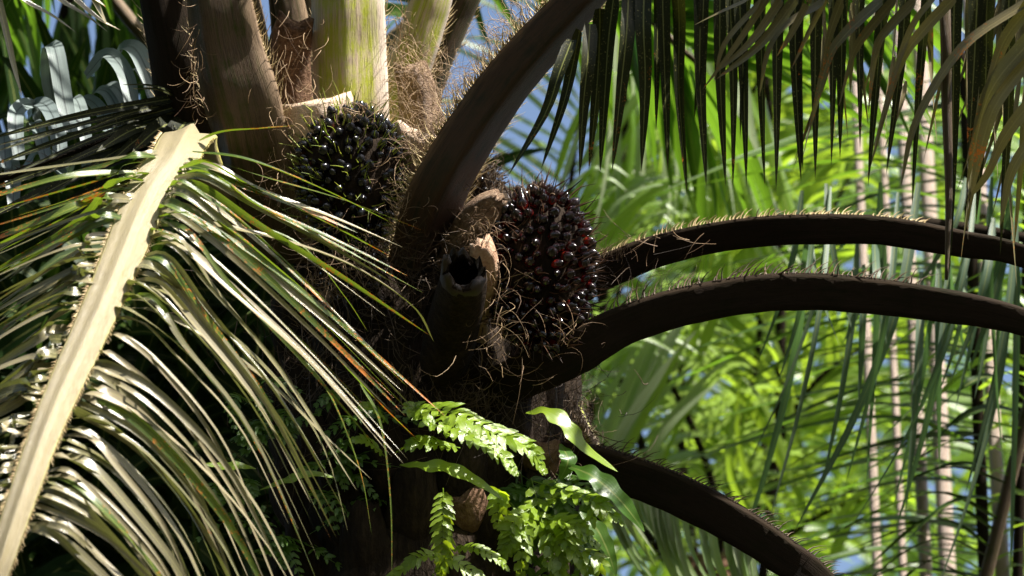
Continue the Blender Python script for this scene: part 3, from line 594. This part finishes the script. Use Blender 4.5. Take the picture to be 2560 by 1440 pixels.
bunch(P(878, 438, 9.93), .132, .172, .12, 310, 'fruitK', 'spG', .052, 'black fruit bunch with green spikes, upper left of the crown', CV(0, 1, .2), 3, .031, 2)
bunch(P(1352, 674, 9.88), .128, .205, .12, 400, 'fruitR', 'spB', .060, 'dark red and black fruit bunch with brown spikes, right of the hollow base', CV(.5, .4, .2), 5, .034, 2)
bunch(P(880, 640, 10.05), .09, .10, .06, 110, 'fruitK', 'spB', .04, 'shaded lower fruit cluster under the left bunch', CV(0, .2, .5), 9, .03, 3)
bunch(P(1205, 470, 10.1), .045, .06, .04, 60, 'fruitK', 'fibD', .04, 'small dark flower cluster behind the diagonal stalk', CV(.3, .5, .2), 11, .018, 3)

# ---- fibres
fb = MB()
def patch(mb, n, cx, cy, d, sx, sy, dirf, L, curl, r=.0011, ds=.05):
    for i in range(n):
        x = R.gauss(cx, sx); y = R.gauss(cy, sy)
        fibre(mb, P(x, y, d + R.uniform(-ds, ds)), dirf + rnd3(.7), L * R.uniform(.3, 1.4), curl * R.uniform(.2, 1.2), r * R.uniform(.35, 1.2))
patch(fb, 170, 1010, 200, 10.15, 16, 90, CV(0, .3, .3), .1, .8)      # between stalk 3 and 4
patch(fb, 150, 1090, 230, 9.95, 40, 55, CV(-.3, .6, .3), .09, .6, .0008)
for t in [i / 330 for i in range(330)]:                               # tangle along the upper-left margin of the diagonal stalk
    x = 1035 + (1330 - 1035) * t; y = 400 - 395 * t + 35 * math.sin(t * 3.1)
    fibre(fb, P(x + R.gauss(-12, 16), y + R.gauss(-8, 14), 9.85 + R.uniform(-.05, .08)), CV(-.7, .5, .1) + rnd3(.8), .075 * R.uniform(.4, 1.4), .7, .0009)
patch(fb, 110, 1000, 480, 9.85, 30, 55, CV(.1, -.2, .5), .07, 1.1)
patch(fb, 80, 1180, 580, 9.78, 30, 35, CV(.3, .2, .5), .06, 1.2)
patch(fb, 50, 1240, 740, 9.72, 18, 80, CV(.2, .2, .5), .12, .9)
patch(fb, 12, 1270, 870, 9.75, 45, 45, CV(.1, -.2, .5), .11, 1.3)
patch(fb, 14, 1230, 900, 9.75, 60, 50, CV(.1, -.6, .3), .14, 1.0)
patch(fb, 130, 720, 440, 9.95, 32, 70, CV(0, -.5, .3), .08, .8)
patch(fb, 110, 860, 620, 9.84, 55, 45, CV(.2, -.3, .4), .09, 1.2)
patch(fb, 90, 790, 700, 9.9, 40, 70, CV(.1, -.6, .4), .1, .9)
patch(fb, 22, 1400, 850, 9.78, 40, 20, CV(.3, .5, .3), .1, .7)
patch(fb, 60, 1310, 480, 9.85, 45, 8, CV(.2, .5, .3), .06, .8, .0008)
patch(fb, 60, 760, 300, 9.9, 50, 30, CV(-.1, .5, .3), .05, .6)
patch(fb, 60, 900, 290, 9.86, 40, 14, CV(.1, .3, .3), .06, .8)
patch(fb, 60, 720, 160, 9.98, 45, 70, CV(.1, -.6, .3), .08, .6)
patch(fb, 60, 490, 200, 9.9, 10, 90, CV(-.2, -.6, .3), .07, .7)
patch(fb, 14, 1640, 600, 9.95, 110, 8, CV(-.6, -.1, .3), .1, .4, .0008)
patch(fb, 60, 1520, 640, 9.95, 40, 10, CV(.2, .8, .1), .06, .25, .0006)
fb.build('fibre_tangle', M['fib'], palm)
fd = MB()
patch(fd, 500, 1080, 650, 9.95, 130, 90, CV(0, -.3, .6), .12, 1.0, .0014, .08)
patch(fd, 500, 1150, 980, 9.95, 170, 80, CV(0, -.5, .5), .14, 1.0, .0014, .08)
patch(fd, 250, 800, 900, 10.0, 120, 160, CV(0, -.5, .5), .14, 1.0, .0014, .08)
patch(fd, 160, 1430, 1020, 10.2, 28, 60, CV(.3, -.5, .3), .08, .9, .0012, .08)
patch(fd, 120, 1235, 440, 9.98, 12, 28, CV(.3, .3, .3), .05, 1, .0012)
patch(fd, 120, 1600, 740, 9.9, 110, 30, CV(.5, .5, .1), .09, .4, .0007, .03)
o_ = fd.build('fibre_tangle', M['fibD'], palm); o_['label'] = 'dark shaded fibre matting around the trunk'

# ================================================================ FERNS on the trunk
def fern_frond(mb, ctrl, pl, pw, cnt, lobes=True, hint=None, wav=.2, droopy=.5):
    pts = [P(*c) for c in ctrl]; q = [V(p) for p in spline(pts, cnt)]; h = hint or CV(0, 1, .7); fr = frames(q, h)
    tube(mb, pts, .0018, .0008, cnt, 3)
    for i in range(1, cnt):
        t = i / cnt; T, N, B = fr[i]
        L = pl * (math.sin(math.pi * (.18 + .8 * t)) ** .8)
        for sd in (-1, 1):
            d = B * sd + T * (.45 + .6 * t) + N * R.uniform(-.1, .25)
            p2 = droop(q[i], d, L * R.uniform(.8, 1.15), droopy, 3)
            leaf(mb, p2, pw * R.uniform(.8, 1.15), N + rnd3(.25), .15, 6, R.uniform(-.3, .3), 0, wav=wav, base=.6)
def fern(name, label, fr_list, mat, cat='fern'):
    t = empty(name, P(*fr_list[0][1][0]), label, cat, 'ferns growing on the palm trunk')
    for kind, ctrl, a, b, c in fr_list:
        mb = MB()
        if kind == 'p': fern_frond(mb, ctrl, a, b, c)
        elif kind == 's': leaf(mb, [P(*k) for k in ctrl], a, CV(*b), .18, 34, 0, .25, wav=c, shape=lambda t: min(1, .12 + t * 2.2) * max(0, 1 - t ** 3) ** .7)
        mb.build('frond', M[mat], t)
fern('lobed_fern', 'bright sunlit fern frond arching right above the cut leaf base', [('p', [(1010, 1020, 9.7), (1120, 1030, 9.62), (1230, 1080, 9.6), (1320, 1120, 9.6), (1365, 1190, 9.62)], .058, .022, 22), ('p', [(1060, 1040, 9.74), (1150, 1075, 9.66), (1240, 1130, 9.64), (1300, 1190, 9.66)], .05, .02, 17)], 'fern')
fern('lobed_fern', 'pale fern sprays with pointed lobes just left of the sunlit frond', [('p', [(1130, 1090, 9.72), (1080, 1060, 9.68), (1040, 1030, 9.68), (1015, 1005, 9.7)], .04, .018, 10), ('p', [(1150, 1120, 9.72), (1090, 1110, 9.68), (1030, 1110, 9.66), (990, 1130, 9.7)], .04, .018, 12), ('p', [(960, 1140, 9.75), (920, 1105, 9.72), (870, 1100, 9.72)], .03, .014, 9), ('p', [(970, 1060, 9.75), (930, 1020, 9.72), (895, 1015, 9.72)], .03, .013, 8)], 'fern')
fern('strap_fern', 'broad glossy wavy fern leaf pointing down right at the centre', [('s', [(1000, 1162, 9.66), (1060, 1165, 9.62), (1130, 1175, 9.6), (1200, 1210, 9.6), (1258, 1250, 9.62)], .05, (0, 1, .9), .16)], 'fern')
fern('strap_fern', 'pale wavy fern leaf hanging over the lowest right frond stalk', [('s', [(1315, 1032, 9.72), (1370, 1030, 9.68), (1420, 1070, 9.66), (1460, 1120, 9.66), (1545, 1180, 9.7)], .052, (.2, .8, 1), .2)], 'fern')
fern('strap_fern', 'shaded wavy fern leaf under the lowest right frond stalk', [('s', [(1420, 1165, 9.8), (1480, 1190, 9.76), (1550, 1250, 9.75), (1612, 1330, 9.78)], .06, (.1, .5, 1), .2), ('s', [(1450, 1280, 9.8), (1490, 1320, 9.78), (1520, 1380, 9.78), (1540, 1440, 9.8)], .05, (.2, .5, 1), .12), ('s', [(1400, 1110, 9.85), (1420, 1150, 9.8), (1400, 1200, 9.8)], .045, (.2, .5, 1), .1)], 'fernD')
fern('sword_fern', 'ladder-like sword fern frond hanging straight down beside the brown stub', [('p', [(1108, 1220, 9.7), (1108, 1300, 9.68), (1106, 1380, 9.68), (1104, 1450, 9.7)], .042, .014, 17)], 'fern')
fern('sword_fern', 'sunny fern spray crossing the bottom edge below the brown stub', [('p', [(1130, 1375, 9.66), (1180, 1370, 9.62), (1240, 1395, 9.62), (1275, 1430, 9.64)], .03, .014, 13), ('p', [(1120, 1400, 9.66), (1060, 1390, 9.62), (1010, 1420, 9.62), (960, 1450, 9.62)], .035, .016, 13), ('p', [(1080, 1440, 9.64), (1120, 1400, 9.6), (1180, 1430, 9.6), (1220, 1470, 9.6)], .04, .016, 12)], 'fern')
cl = [('p', [(1300 + R.uniform(-60, 120), 1210 + R.uniform(-20, 120), 9.85), (x := 1300 + R.uniform(-80, 200), y := 1290 + R.uniform(-60, 100), 9.75), (x + R.uniform(-70, 110), y + R.uniform(50, 130), 9.75)], .044, .02, 11) for _ in range(13)]
fern('leafy_fern', 'dense leafy fern clump filling the bottom centre right of the trunk', cl, 'fern')
cl = [('p', [(1340 + R.uniform(-80, 100), 1190 + R.uniform(-20, 100), 9.95), (x := 1340 + R.uniform(-80, 150), y := 1300 + R.uniform(-70, 110), 9.88), (x + R.uniform(-70, 90), y + R.uniform(50, 130), 9.88)], .05, .018, 11) for _ in range(24)]
fern('leafy_fern', 'darker fern clump behind the bright one at the bottom', cl, 'fernD')
fern('strap_fern', 'small lit leaf left of the trunk behind the hanging leaflets', [('s', [(640, 1172, 9.8), (600, 1165, 9.78), (560, 1165, 9.78), (510, 1160, 9.78)], .028, (0, .9, .8), .15), ('s', [(650, 1225, 9.8), (720, 1200, 9.78), (780, 1185, 9.78), (840, 1195, 9.8)], .026, (0, .7, .9), .15)], 'fern')
cl = [('p', [(x := R.uniform(560, 1000), y := R.uniform(960, 1400), 9.92), (x + R.uniform(-60, 60), y - R.uniform(0, 30), 9.84), (x + R.uniform(-110, 110), y + R.uniform(-10, 80), 9.82)], .034, .012, 11) for _ in range(46)]
fern('trunk_fern', 'thin dark ferns covering the shaded left side of the trunk', cl, 'fernD')

# ================================================================ BACKGROUND PALMS
def bgpalm(label, base_px, d, trunk_top, rad=.12, mat='boot', name='palm_tree', cat='palm tree', prof='round', group='palms growing behind'):
    bs = P(base_px, 900, d); top = P(base_px, trunk_top, d); top = V((bs.x, bs.y, top.z)); root = empty(name, (top.x, top.y, 0), label, cat, group)
    mb = MB(); stalk3(mb, [(top.x, top.y, -.1, rad * 1.15, rad * 1.15), (top.x + .03, top.y, top.z * .5, rad, rad), (*top, rad * .85, rad * .85)], V((0, 1, 0)), prof, 60, 0, .12 if rad > .05 else .02)
    mb.build('trunk', M[mat], root); return root, top
def bgfrond(root, ctrl, mat, cnt, L, w, ang=(.3, .9), g=.8, rmat='petD', lift=.15, hw=.02, hint=None, sides=(-1, 1), t0=.12, tw=.7, fold=.25):
    P5 = [(*P(c[0], c[1], c[2]), hw * (1 - .8 * i / (len(ctrl) - 1)), hw * (1 - .8 * i / (len(ctrl) - 1))) for i, c in enumerate(ctrl)]
    mb = MB(); sp, q, fr = stalk3(mb, P5, hint or V((0, -.3, 1)), 'round', 30, 0, .02); o = mb.build('frond', M[rmat], root)
    lm = MB(); frond_leaves(lm, q, fr, hw * .5, t0, 1, cnt, lambda s: L * math.sin(math.pi * (.2 + .72 * s)), w, ang, g, lift, sides, tw, fold, 8)
    lm.build('leaflets', M[mat], o); return o
A, At = bgpalm('bushy bright green palm right of centre behind the fruit', 1750, 15.5, 1500, .14)
for ctrl, mat, cnt, L, w_ in [
    ([(1750, 1500, 15.5), (1700, 1000, 15.3), (1780, 500, 15.2), (1900, 200, 15.0), (2100, 50, 14.9)], 'leafY', 44, .75, .06),
    ([(1750, 1500, 15.5), (1600, 1100, 15), (1500, 750, 14.8), (1480, 400, 14.7), (1560, 100, 14.6)], 'leafP', 44, .6, .06),
    ([(1760, 1500, 15.5), (1850, 1100, 15.2), (1900, 800, 15.1), (1850, 500, 15), (1700, 350, 15)], 'leafY', 44, .65, .065),
    ([(1740, 1500, 15.5), (1560, 1250, 15), (1450, 1050, 14.8), (1380, 950, 14.6)], 'leafP', 30, .5, .05),
    ([(1760, 1500, 15.5), (1900, 1250, 15.2), (2000, 1000, 15), (2200, 850, 14.9), (2450, 850, 14.8)], 'leafY', 44, .65, .05),
    ([(1760, 1500, 15.5), (1800, 1300, 15), (1700, 1000, 14.8), (1560, 850, 14.6), (1400, 800, 14.5)], 'leafP', 40, .55, .05),
    ([(1760, 1500, 15.5), (1950, 1350, 15.2), (2150, 1250, 15), (2350, 1300, 14.9)], 'leafN', 36, .5, .045),
    ([(1760, 1500, 15.5), (1950, 1000, 15.8), (2050, 600, 15.8), (2200, 350, 15.8), (2450, 250, 15.6)], 'leafN', 44, .7, .05)]:
    bgfrond(A, ctrl, mat, int(cnt * 1.2), L, w_ * .5)
B, Bt = bgpalm('tall pale-leaved palm behind the hanging dark leaflets', 1380, 17, 1500, .15)
for ctrl, mat, cnt, L, w_ in [
    ([(1380, 1500, 17), (1400, 900, 16.6), (1450, 300, 16.2), (1600, 0, 16), (1800, -100, 15.8)], 'leafP', 50, .9, .06),
    ([(1400, 1500, 17), (1500, 900, 16.6), (1650, 450, 16.4), (1800, 200, 16.2), (2000, 150, 16)], 'leafY', 50, .8, .07),
    ([(1400, 1500, 17), (1560, 1000, 16.6), (1750, 700, 16.5), (2000, 600, 16.4)], 'leafP', 44, .7, .06),
    ([(1400, 1500, 17), (1500, 1300, 16.6), (1650, 1150, 16.5), (1900, 1100, 16.4)], 'leafN', 40, .6, .05)]:
    bgfrond(B, ctrl, mat, int(cnt * 1.1), L, w_ * .5, g=.9)
def strokes(root, rctrl, keys, mat, reps, hint=(.45, .75, .67), d=14.2, jit=30, hj=.38):
    lm2 = MB(); mb = MB(); stalk3(mb, [(*P(*c), .02, .02) for c in rctrl], V((0, 0, 1)), 'round', 20, 0, .03); o = mb.build('frond', M['petD'], root); lm = MB()
    for pts, wd in keys:
        for _ in range(reps + 3):
            jx, jy = R.gauss(0, jit), R.gauss(0, jit); k = R.uniform(.85, 1.1); c = pts[0]; dd = d + R.uniform(-.4, .4); b_ = R.gauss(0, 14)
            if inhole([P(c[0] + (x - c[0]) * k + jx, c[1] + (y - c[1]) * k + jy, dd) for x, y in pts]): continue
            leaf(lm if R.random() < .6 else lm2, [P(c[0] + (x - c[0]) * k + jx + b_ * i, c[1] + (y - c[1]) * k + jy, dd) for i, (x, y) in enumerate(pts)], wd * R.uniform(.35, .8) * 1.2e-3,
                 CV(hint[0] + R.gauss(0, hj), hint[1] + R.gauss(0, hj), hint[2] + R.gauss(0, hj)), .18, 14, 0, R.uniform(-.4, .4), base=.5)
    lm.build('leaflets', M[mat], o); lm2.build('leaflets', M['leafN'], o)['label'] = 'greener leaflets'
strokes(A, [(1500, 1500, 15), (1480, 1150, 14.8), (1460, 800, 14.6), (1440, 600, 14.5)], [
    ([(1490, 1160), (1560, 1010), (1640, 880), (1720, 770)], 44), ([(1540, 1120), (1600, 1000), (1660, 880), (1700, 800)], 40), ([(1450, 960), (1530, 900), (1620, 880), (1700, 920)], 34),
    ([(1450, 660), (1520, 560), (1610, 470), (1720, 440)], 40), ([(1480, 620), (1540, 520), (1640, 480), (1700, 520)], 36), ([(1430, 560), (1480, 480), (1540, 440), (1600, 470)], 30),
    ([(1470, 480), (1530, 330), (1620, 200), (1700, 190)], 36), ([(1460, 1000), (1500, 850), (1560, 760), (1640, 720)], 36), ([(1600, 1200), (1660, 1060), (1740, 960), (1800, 900)], 36)], 'leafP', 7)
strokes(B, [(1420, 1500, 15), (1500, 800, 14.8), (1560, 300, 14.6), (1600, -100, 14.5)], [
    ([(1450, 120), (1410, 250), (1350, 400), (1310, 480)], 40), ([(1400, 200), (1360, 300), (1310, 430)], 34), ([(1745, -40), (1755, 150), (1740, 330), (1715, 520)], 40), ([(1580, 0), (1575, 200), (1560, 400), (1530, 560)], 40),
    ([(1690, 100), (1720, 250), (1760, 420), (1770, 560)], 44), ([(1620, 200), (1650, 330), (1640, 480), (1600, 600)], 40), ([(1870, 240), (1900, 380), (1960, 560), (2050, 680)], 40)], 'leafP', 6, jit=30)
strokes(A, [(1900, 1500, 15), (1950, 1000, 15), (1940, 500, 15), (1900, 100, 15)], [
    ([(1990, 700), (1930, 550), (1880, 400), (1850, 230)], 60), ([(1840, 760), (1860, 600), (1840, 430), (1790, 300)], 45), ([(1760, 640), (1780, 500), (1820, 380), (1900, 300)], 40), ([(2000, 1200), (1960, 1080), (1900, 960), (1840, 900)], 44),
    ([(1900, 1300), (1850, 1180), (1860, 1050), (1900, 940)], 40), ([(1700, 900), (1740, 760), (1800, 650), (1860, 600)], 40), ([(2050, 1400), (2100, 1300), (2180, 1250), (2240, 1290)], 44), ([(1990, 500), (2060, 420), (2160, 400), (2260, 460)], 40)], 'leafY', 4, (.1, .3, -.9), 14.6, 34)
# pinkish slender stems at the right
for x, top, rad, lab, d in [(2150, -2600, .017, 'slim pinkish palm stem left of the other pale stems', 14.0), (2213, -3000, .014, 'thin yellow-green striped stem between two pink stems', 14.2), (2268, -2400, .022, 'pinkish palm stem, thicker of the middle pair', 13.6), (2322, -3300, .030, 'broad pale pink stem right of the middle pair', 14.4), (2455, -2700, .024, 'pinkish brown stem near the right edge', 13.2)]:
    rt, tp = bgpalm(lab, x, d, top, rad, 'rachT', 'slender_palm', 'palm tree', group='slender palm stems at the right')
    cm = MB(); tip = tp
    for k in range(5):
        a = k * gold; dv = V((math.cos(a), math.sin(a) , R.uniform(.5, 1.4)))
        pts = droop(tip, dv, 1.7, 1.2, 8); tube(cm, pts, .012, .004, 10, 4)
        q = [V(p) for p in spline(pts, 20)]; frond_leaves(cm, q, frames(q, V((0, 0, 1))), .005, .12, 1, 26, lambda s: .45 * math.sin(math.pi * (.2 + .75 * s)), .035, (.3, .8), 1.0)
    cm.build('crown', M['leafM'], rt)
# palm whose long fronds cross the right with arching leaflets
Cp, Ct = bgpalm('palm behind the right edge with dark arching leaflets', 2700, 13, 900, .16)
def arcs(name_root, xr, y0, y1, cnt, d, mat, wl, span, rmat='petD', sgn=-1, hw=.02):
    P5 = [(*P(xr(y), y, d), hw, hw) for y in (y0 - 200, y0, (y0 + y1) / 2, y1, y1 + 160)]
    mb = MB(); stalk3(mb, P5, TOC, 'round', 24, 0, .05); o = mb.build('frond', M[rmat], name_root); lm = MB()
    for i in range(cnt):
        y = y0 + (y1 - y0) * (i + R.random() * .8) / cnt; x = xr(y); s = span * R.uniform(.7, 1.15); h = R.uniform(10, 70); dr = R.uniform(70, 190)
        pts = [P(x, y, d), P(x + sgn * s * .3, y - h, d - R.uniform(0, .2)), P(x + sgn * s * .6, y - h + dr * .25, d - .1 + R.uniform(-.2, .2)), P(x + sgn * s, y - h + dr, d + R.uniform(-.3, .3))]
        leaf(lm, pts, wl * R.uniform(.7, 1.2), CV(0, 1, R.uniform(-.2, .4)), .3, 12, R.uniform(-.2, .2), R.uniform(-.4, .4))
    lm.build('leaflets', M[mat], o)
arcs(Cp, lambda y: 2440 + (y - 900) * .04, 330, 1480, 34, 12.9, 'leafM', .042, 700)
arcs(Cp, lambda y: 2560 + (y - 900) * -.03, 200, 1480, 32, 13.4, 'leafT', .042, 700)
arcs(Cp, lambda y: 2600 - (y - 900) * .25, 700, 1500, 22, 12.2, 'leafT', .03, 420, 'petB')
arcs(Cp, lambda y: 2440 + (y - 900) * .04, 330, 1480, 26, 12.9, 'leafN', .026, 300, sgn=1, hw=.01)
# hanging grey-green leaflets right
Dp = Cp
P5 = [(*P(x, y, 11.4), .015, .015) for x, y in ((1900, 600), (2100, 560), (2350, 560), (2700, 620))]
mb = MB(); stalk3(mb, P5, V((0, 0, 1)), 'round', 20, 0, .05); o = mb.build('frond', M['petD'], Dp); lm = MB()
for i in range(38):
    x = R.uniform(2000, 2600); y = 640 + (x - 1900) * .1 - R.uniform(0, 260); L = R.uniform(260, 900); lean = R.gauss(-.16, .14) * L
    d = 11.4 + R.uniform(-.3, .3)
    leaf(lm, [P(x, y, 11.4), P(x + lean * .15, y + L * .33, d), P(x + lean * .5, y + L * .66, d), P(x + lean, y + L, d)], R.uniform(.014, .03), CV(R.uniform(-.8, .8), .2, 1), .25, 14, 0, R.uniform(-.8, .8))
lm.build('leaflets', M['leafH'], o)
# pale hanging leaflets under the lowest right stalk
mb = MB(); P5 = [(*P(x, y, 11.6), .015, .015) for x, y in ((1500, 1120), (1620, 1180), (1760, 1260), (1900, 1360))]
stalk3(mb, P5, V((0, 0, 1)), 'round', 20, 0, .05); o = mb.build('frond', M['petD'], Dp); lm = MB()
for i in range(34):
    x = R.uniform(1500, 1880); y = 1120 + (x - 1500) * .6; L = R.uniform(200, 420)
    leaf(lm, [P(x, y, 11.6), P(x + .1 * L, y + L * .5, 11.6), P(x + .4 * L, y + L, 11.7)], R.uniform(.016, .03), CV(R.uniform(-.3, .5), .6, 1), .25, 10, 0, R.uniform(-.5, .5))
lm.build('leaflets', M['leafP'], o)
# left background palm
E, Et = bgpalm('dark green palm behind at the upper left with sky between its leaves', 100, 14, 1100, .16)
for k in range(5):
    x0 = -80 + k * 130; lm = MB(); mb = MB()
    P5 = [(*P(100, 1100, 14), .03, .03), (*P(x0 + 30, 500, 13.8), .025, .025), (*P(x0 + 120, 0, 13.6), .02, .02), (*P(x0 + 260, -350, 13.5), .01, .01)]
    sp, q, fr = stalk3(mb, P5, V((0, 0, 1)), 'round', 24, 0, .03); o = mb.build('frond', M['petB' if k == 3 else 'petD'], E)
    for i in range(13):
        x = x0 + R.uniform(-40, 130); y = R.uniform(-280, 120); L = R.uniform(280, 560); lean = R.choice((-.35, -.1, 0, 0, .2)) * L
        leaf(lm, [P(x, y, 13.6), P(x + lean * .3, y + L * .4, 13.6), P(x + lean, y + L, 13.7)], R.uniform(.035, .07), CV(R.uniform(-.7, .7), .2, 1), .2, 10, 0, R.uniform(-.4, .4))
    lm.build('leaflets', M['leafM' if k % 2 else 'leafT'], o)
lt = [([(300, -40), (350, 40), (420, 130), (520, 200)], .02)]
mb = MB(); stalk3(mb, [(*P(x, y, 12.5), .022, .022) for x, y in ((240, -60), (300, 20), (370, 100), (470, 170), (560, 260))], V((0, 0, 1)), 'round', 20, 0, .05); mb.build('frond', M['petB'], E)
# dark thicket behind the trunk and left frond, bright thicket far right
def thicket(name, label, n, x0, x1, y0, y1, d0, d1, mat, L, w_, ang, keep=None):
    mb = MB()
    for i in range(n):
        x = R.uniform(x0, x1); y = R.uniform(y0, y1)
        if keep and not keep(x, y): continue
        d = R.uniform(d0, d1); a = R.gauss(*ang); l = L * R.uniform(.5, 1.3)
        dv = (RT * math.cos(a) + UPC * math.sin(a) + rnd3(.3)).normalized()
        pp = droop(P(x, y, d), dv, l, R.uniform(.5, 1.8), 4)
        if name == 'far_foliage' and inhole(pp): continue
        leaf(mb, pp, w_ * R.uniform(.6, 1.3), CV(R.uniform(-.6, .6), .6, .8), .2, 7, 0, R.uniform(-.6, .6))
    o = mb.build(name, M[mat]); o['kind'] = 'stuff'; o['label'] = label; o['category'] = 'foliage'; return o
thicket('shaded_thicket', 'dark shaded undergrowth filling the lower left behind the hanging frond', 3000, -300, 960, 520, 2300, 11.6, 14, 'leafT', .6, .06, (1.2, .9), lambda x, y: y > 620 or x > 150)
thicket('far_foliage', 'mass of blurred mid green leaves far behind the right side', 1700, 1150, 2800, -200, 2000, 19, 23, 'leafN', .9, .06, (1.0, .8), lambda x, y: noise.noise(V((x * .004, y * .004, 2))) > (.02 if x < 1500 else -.2) and not (x < 1440 and y < 480))

TG = [V((x, y, z)) for x in (-1.2, 0, 1.2, 2.6) for y in (9, 11.5, 14, 17, 21) for z in (5, 7.5)]
# unseen leaf shell added round the viewpoint to block low sky light
mb = MB()
for i in range(5200):
    a = R.uniform(-math.pi * .08, math.pi * 1.08); el = R.uniform(-.08, .95) ** 1.0; d = R.uniform(7, 11)
    c = V((0, 9.5, 4)) + V((math.cos(a) * math.cos(el), -math.sin(a) * math.cos(el), math.sin(el))) * d * (1.15 if math.sin(a) < .3 else 1.75)
    sv = (c - V((0, 10, 6))).normalized()
    if c.z < 0 or any((c - t_).normalized().dot(SUN) > .93 for t_ in TG): continue
    u = (c - CAMP); uf = u.dot(FW)
    if uf > 0 and abs(u.dot(RT)) < uf * .2 and abs(u.dot(UPC)) < uf * .13: continue
    if u.length < 2.5: continue
    leaf(mb, droop(c, V((R.uniform(-1, 1), R.uniform(-1, 1), R.uniform(-.5, .6))), R.uniform(.9, 1.8), 1.0, 3), R.uniform(.16, .34), rnd3() + V((0, 0, .3)), .2, 4, 0, 0)
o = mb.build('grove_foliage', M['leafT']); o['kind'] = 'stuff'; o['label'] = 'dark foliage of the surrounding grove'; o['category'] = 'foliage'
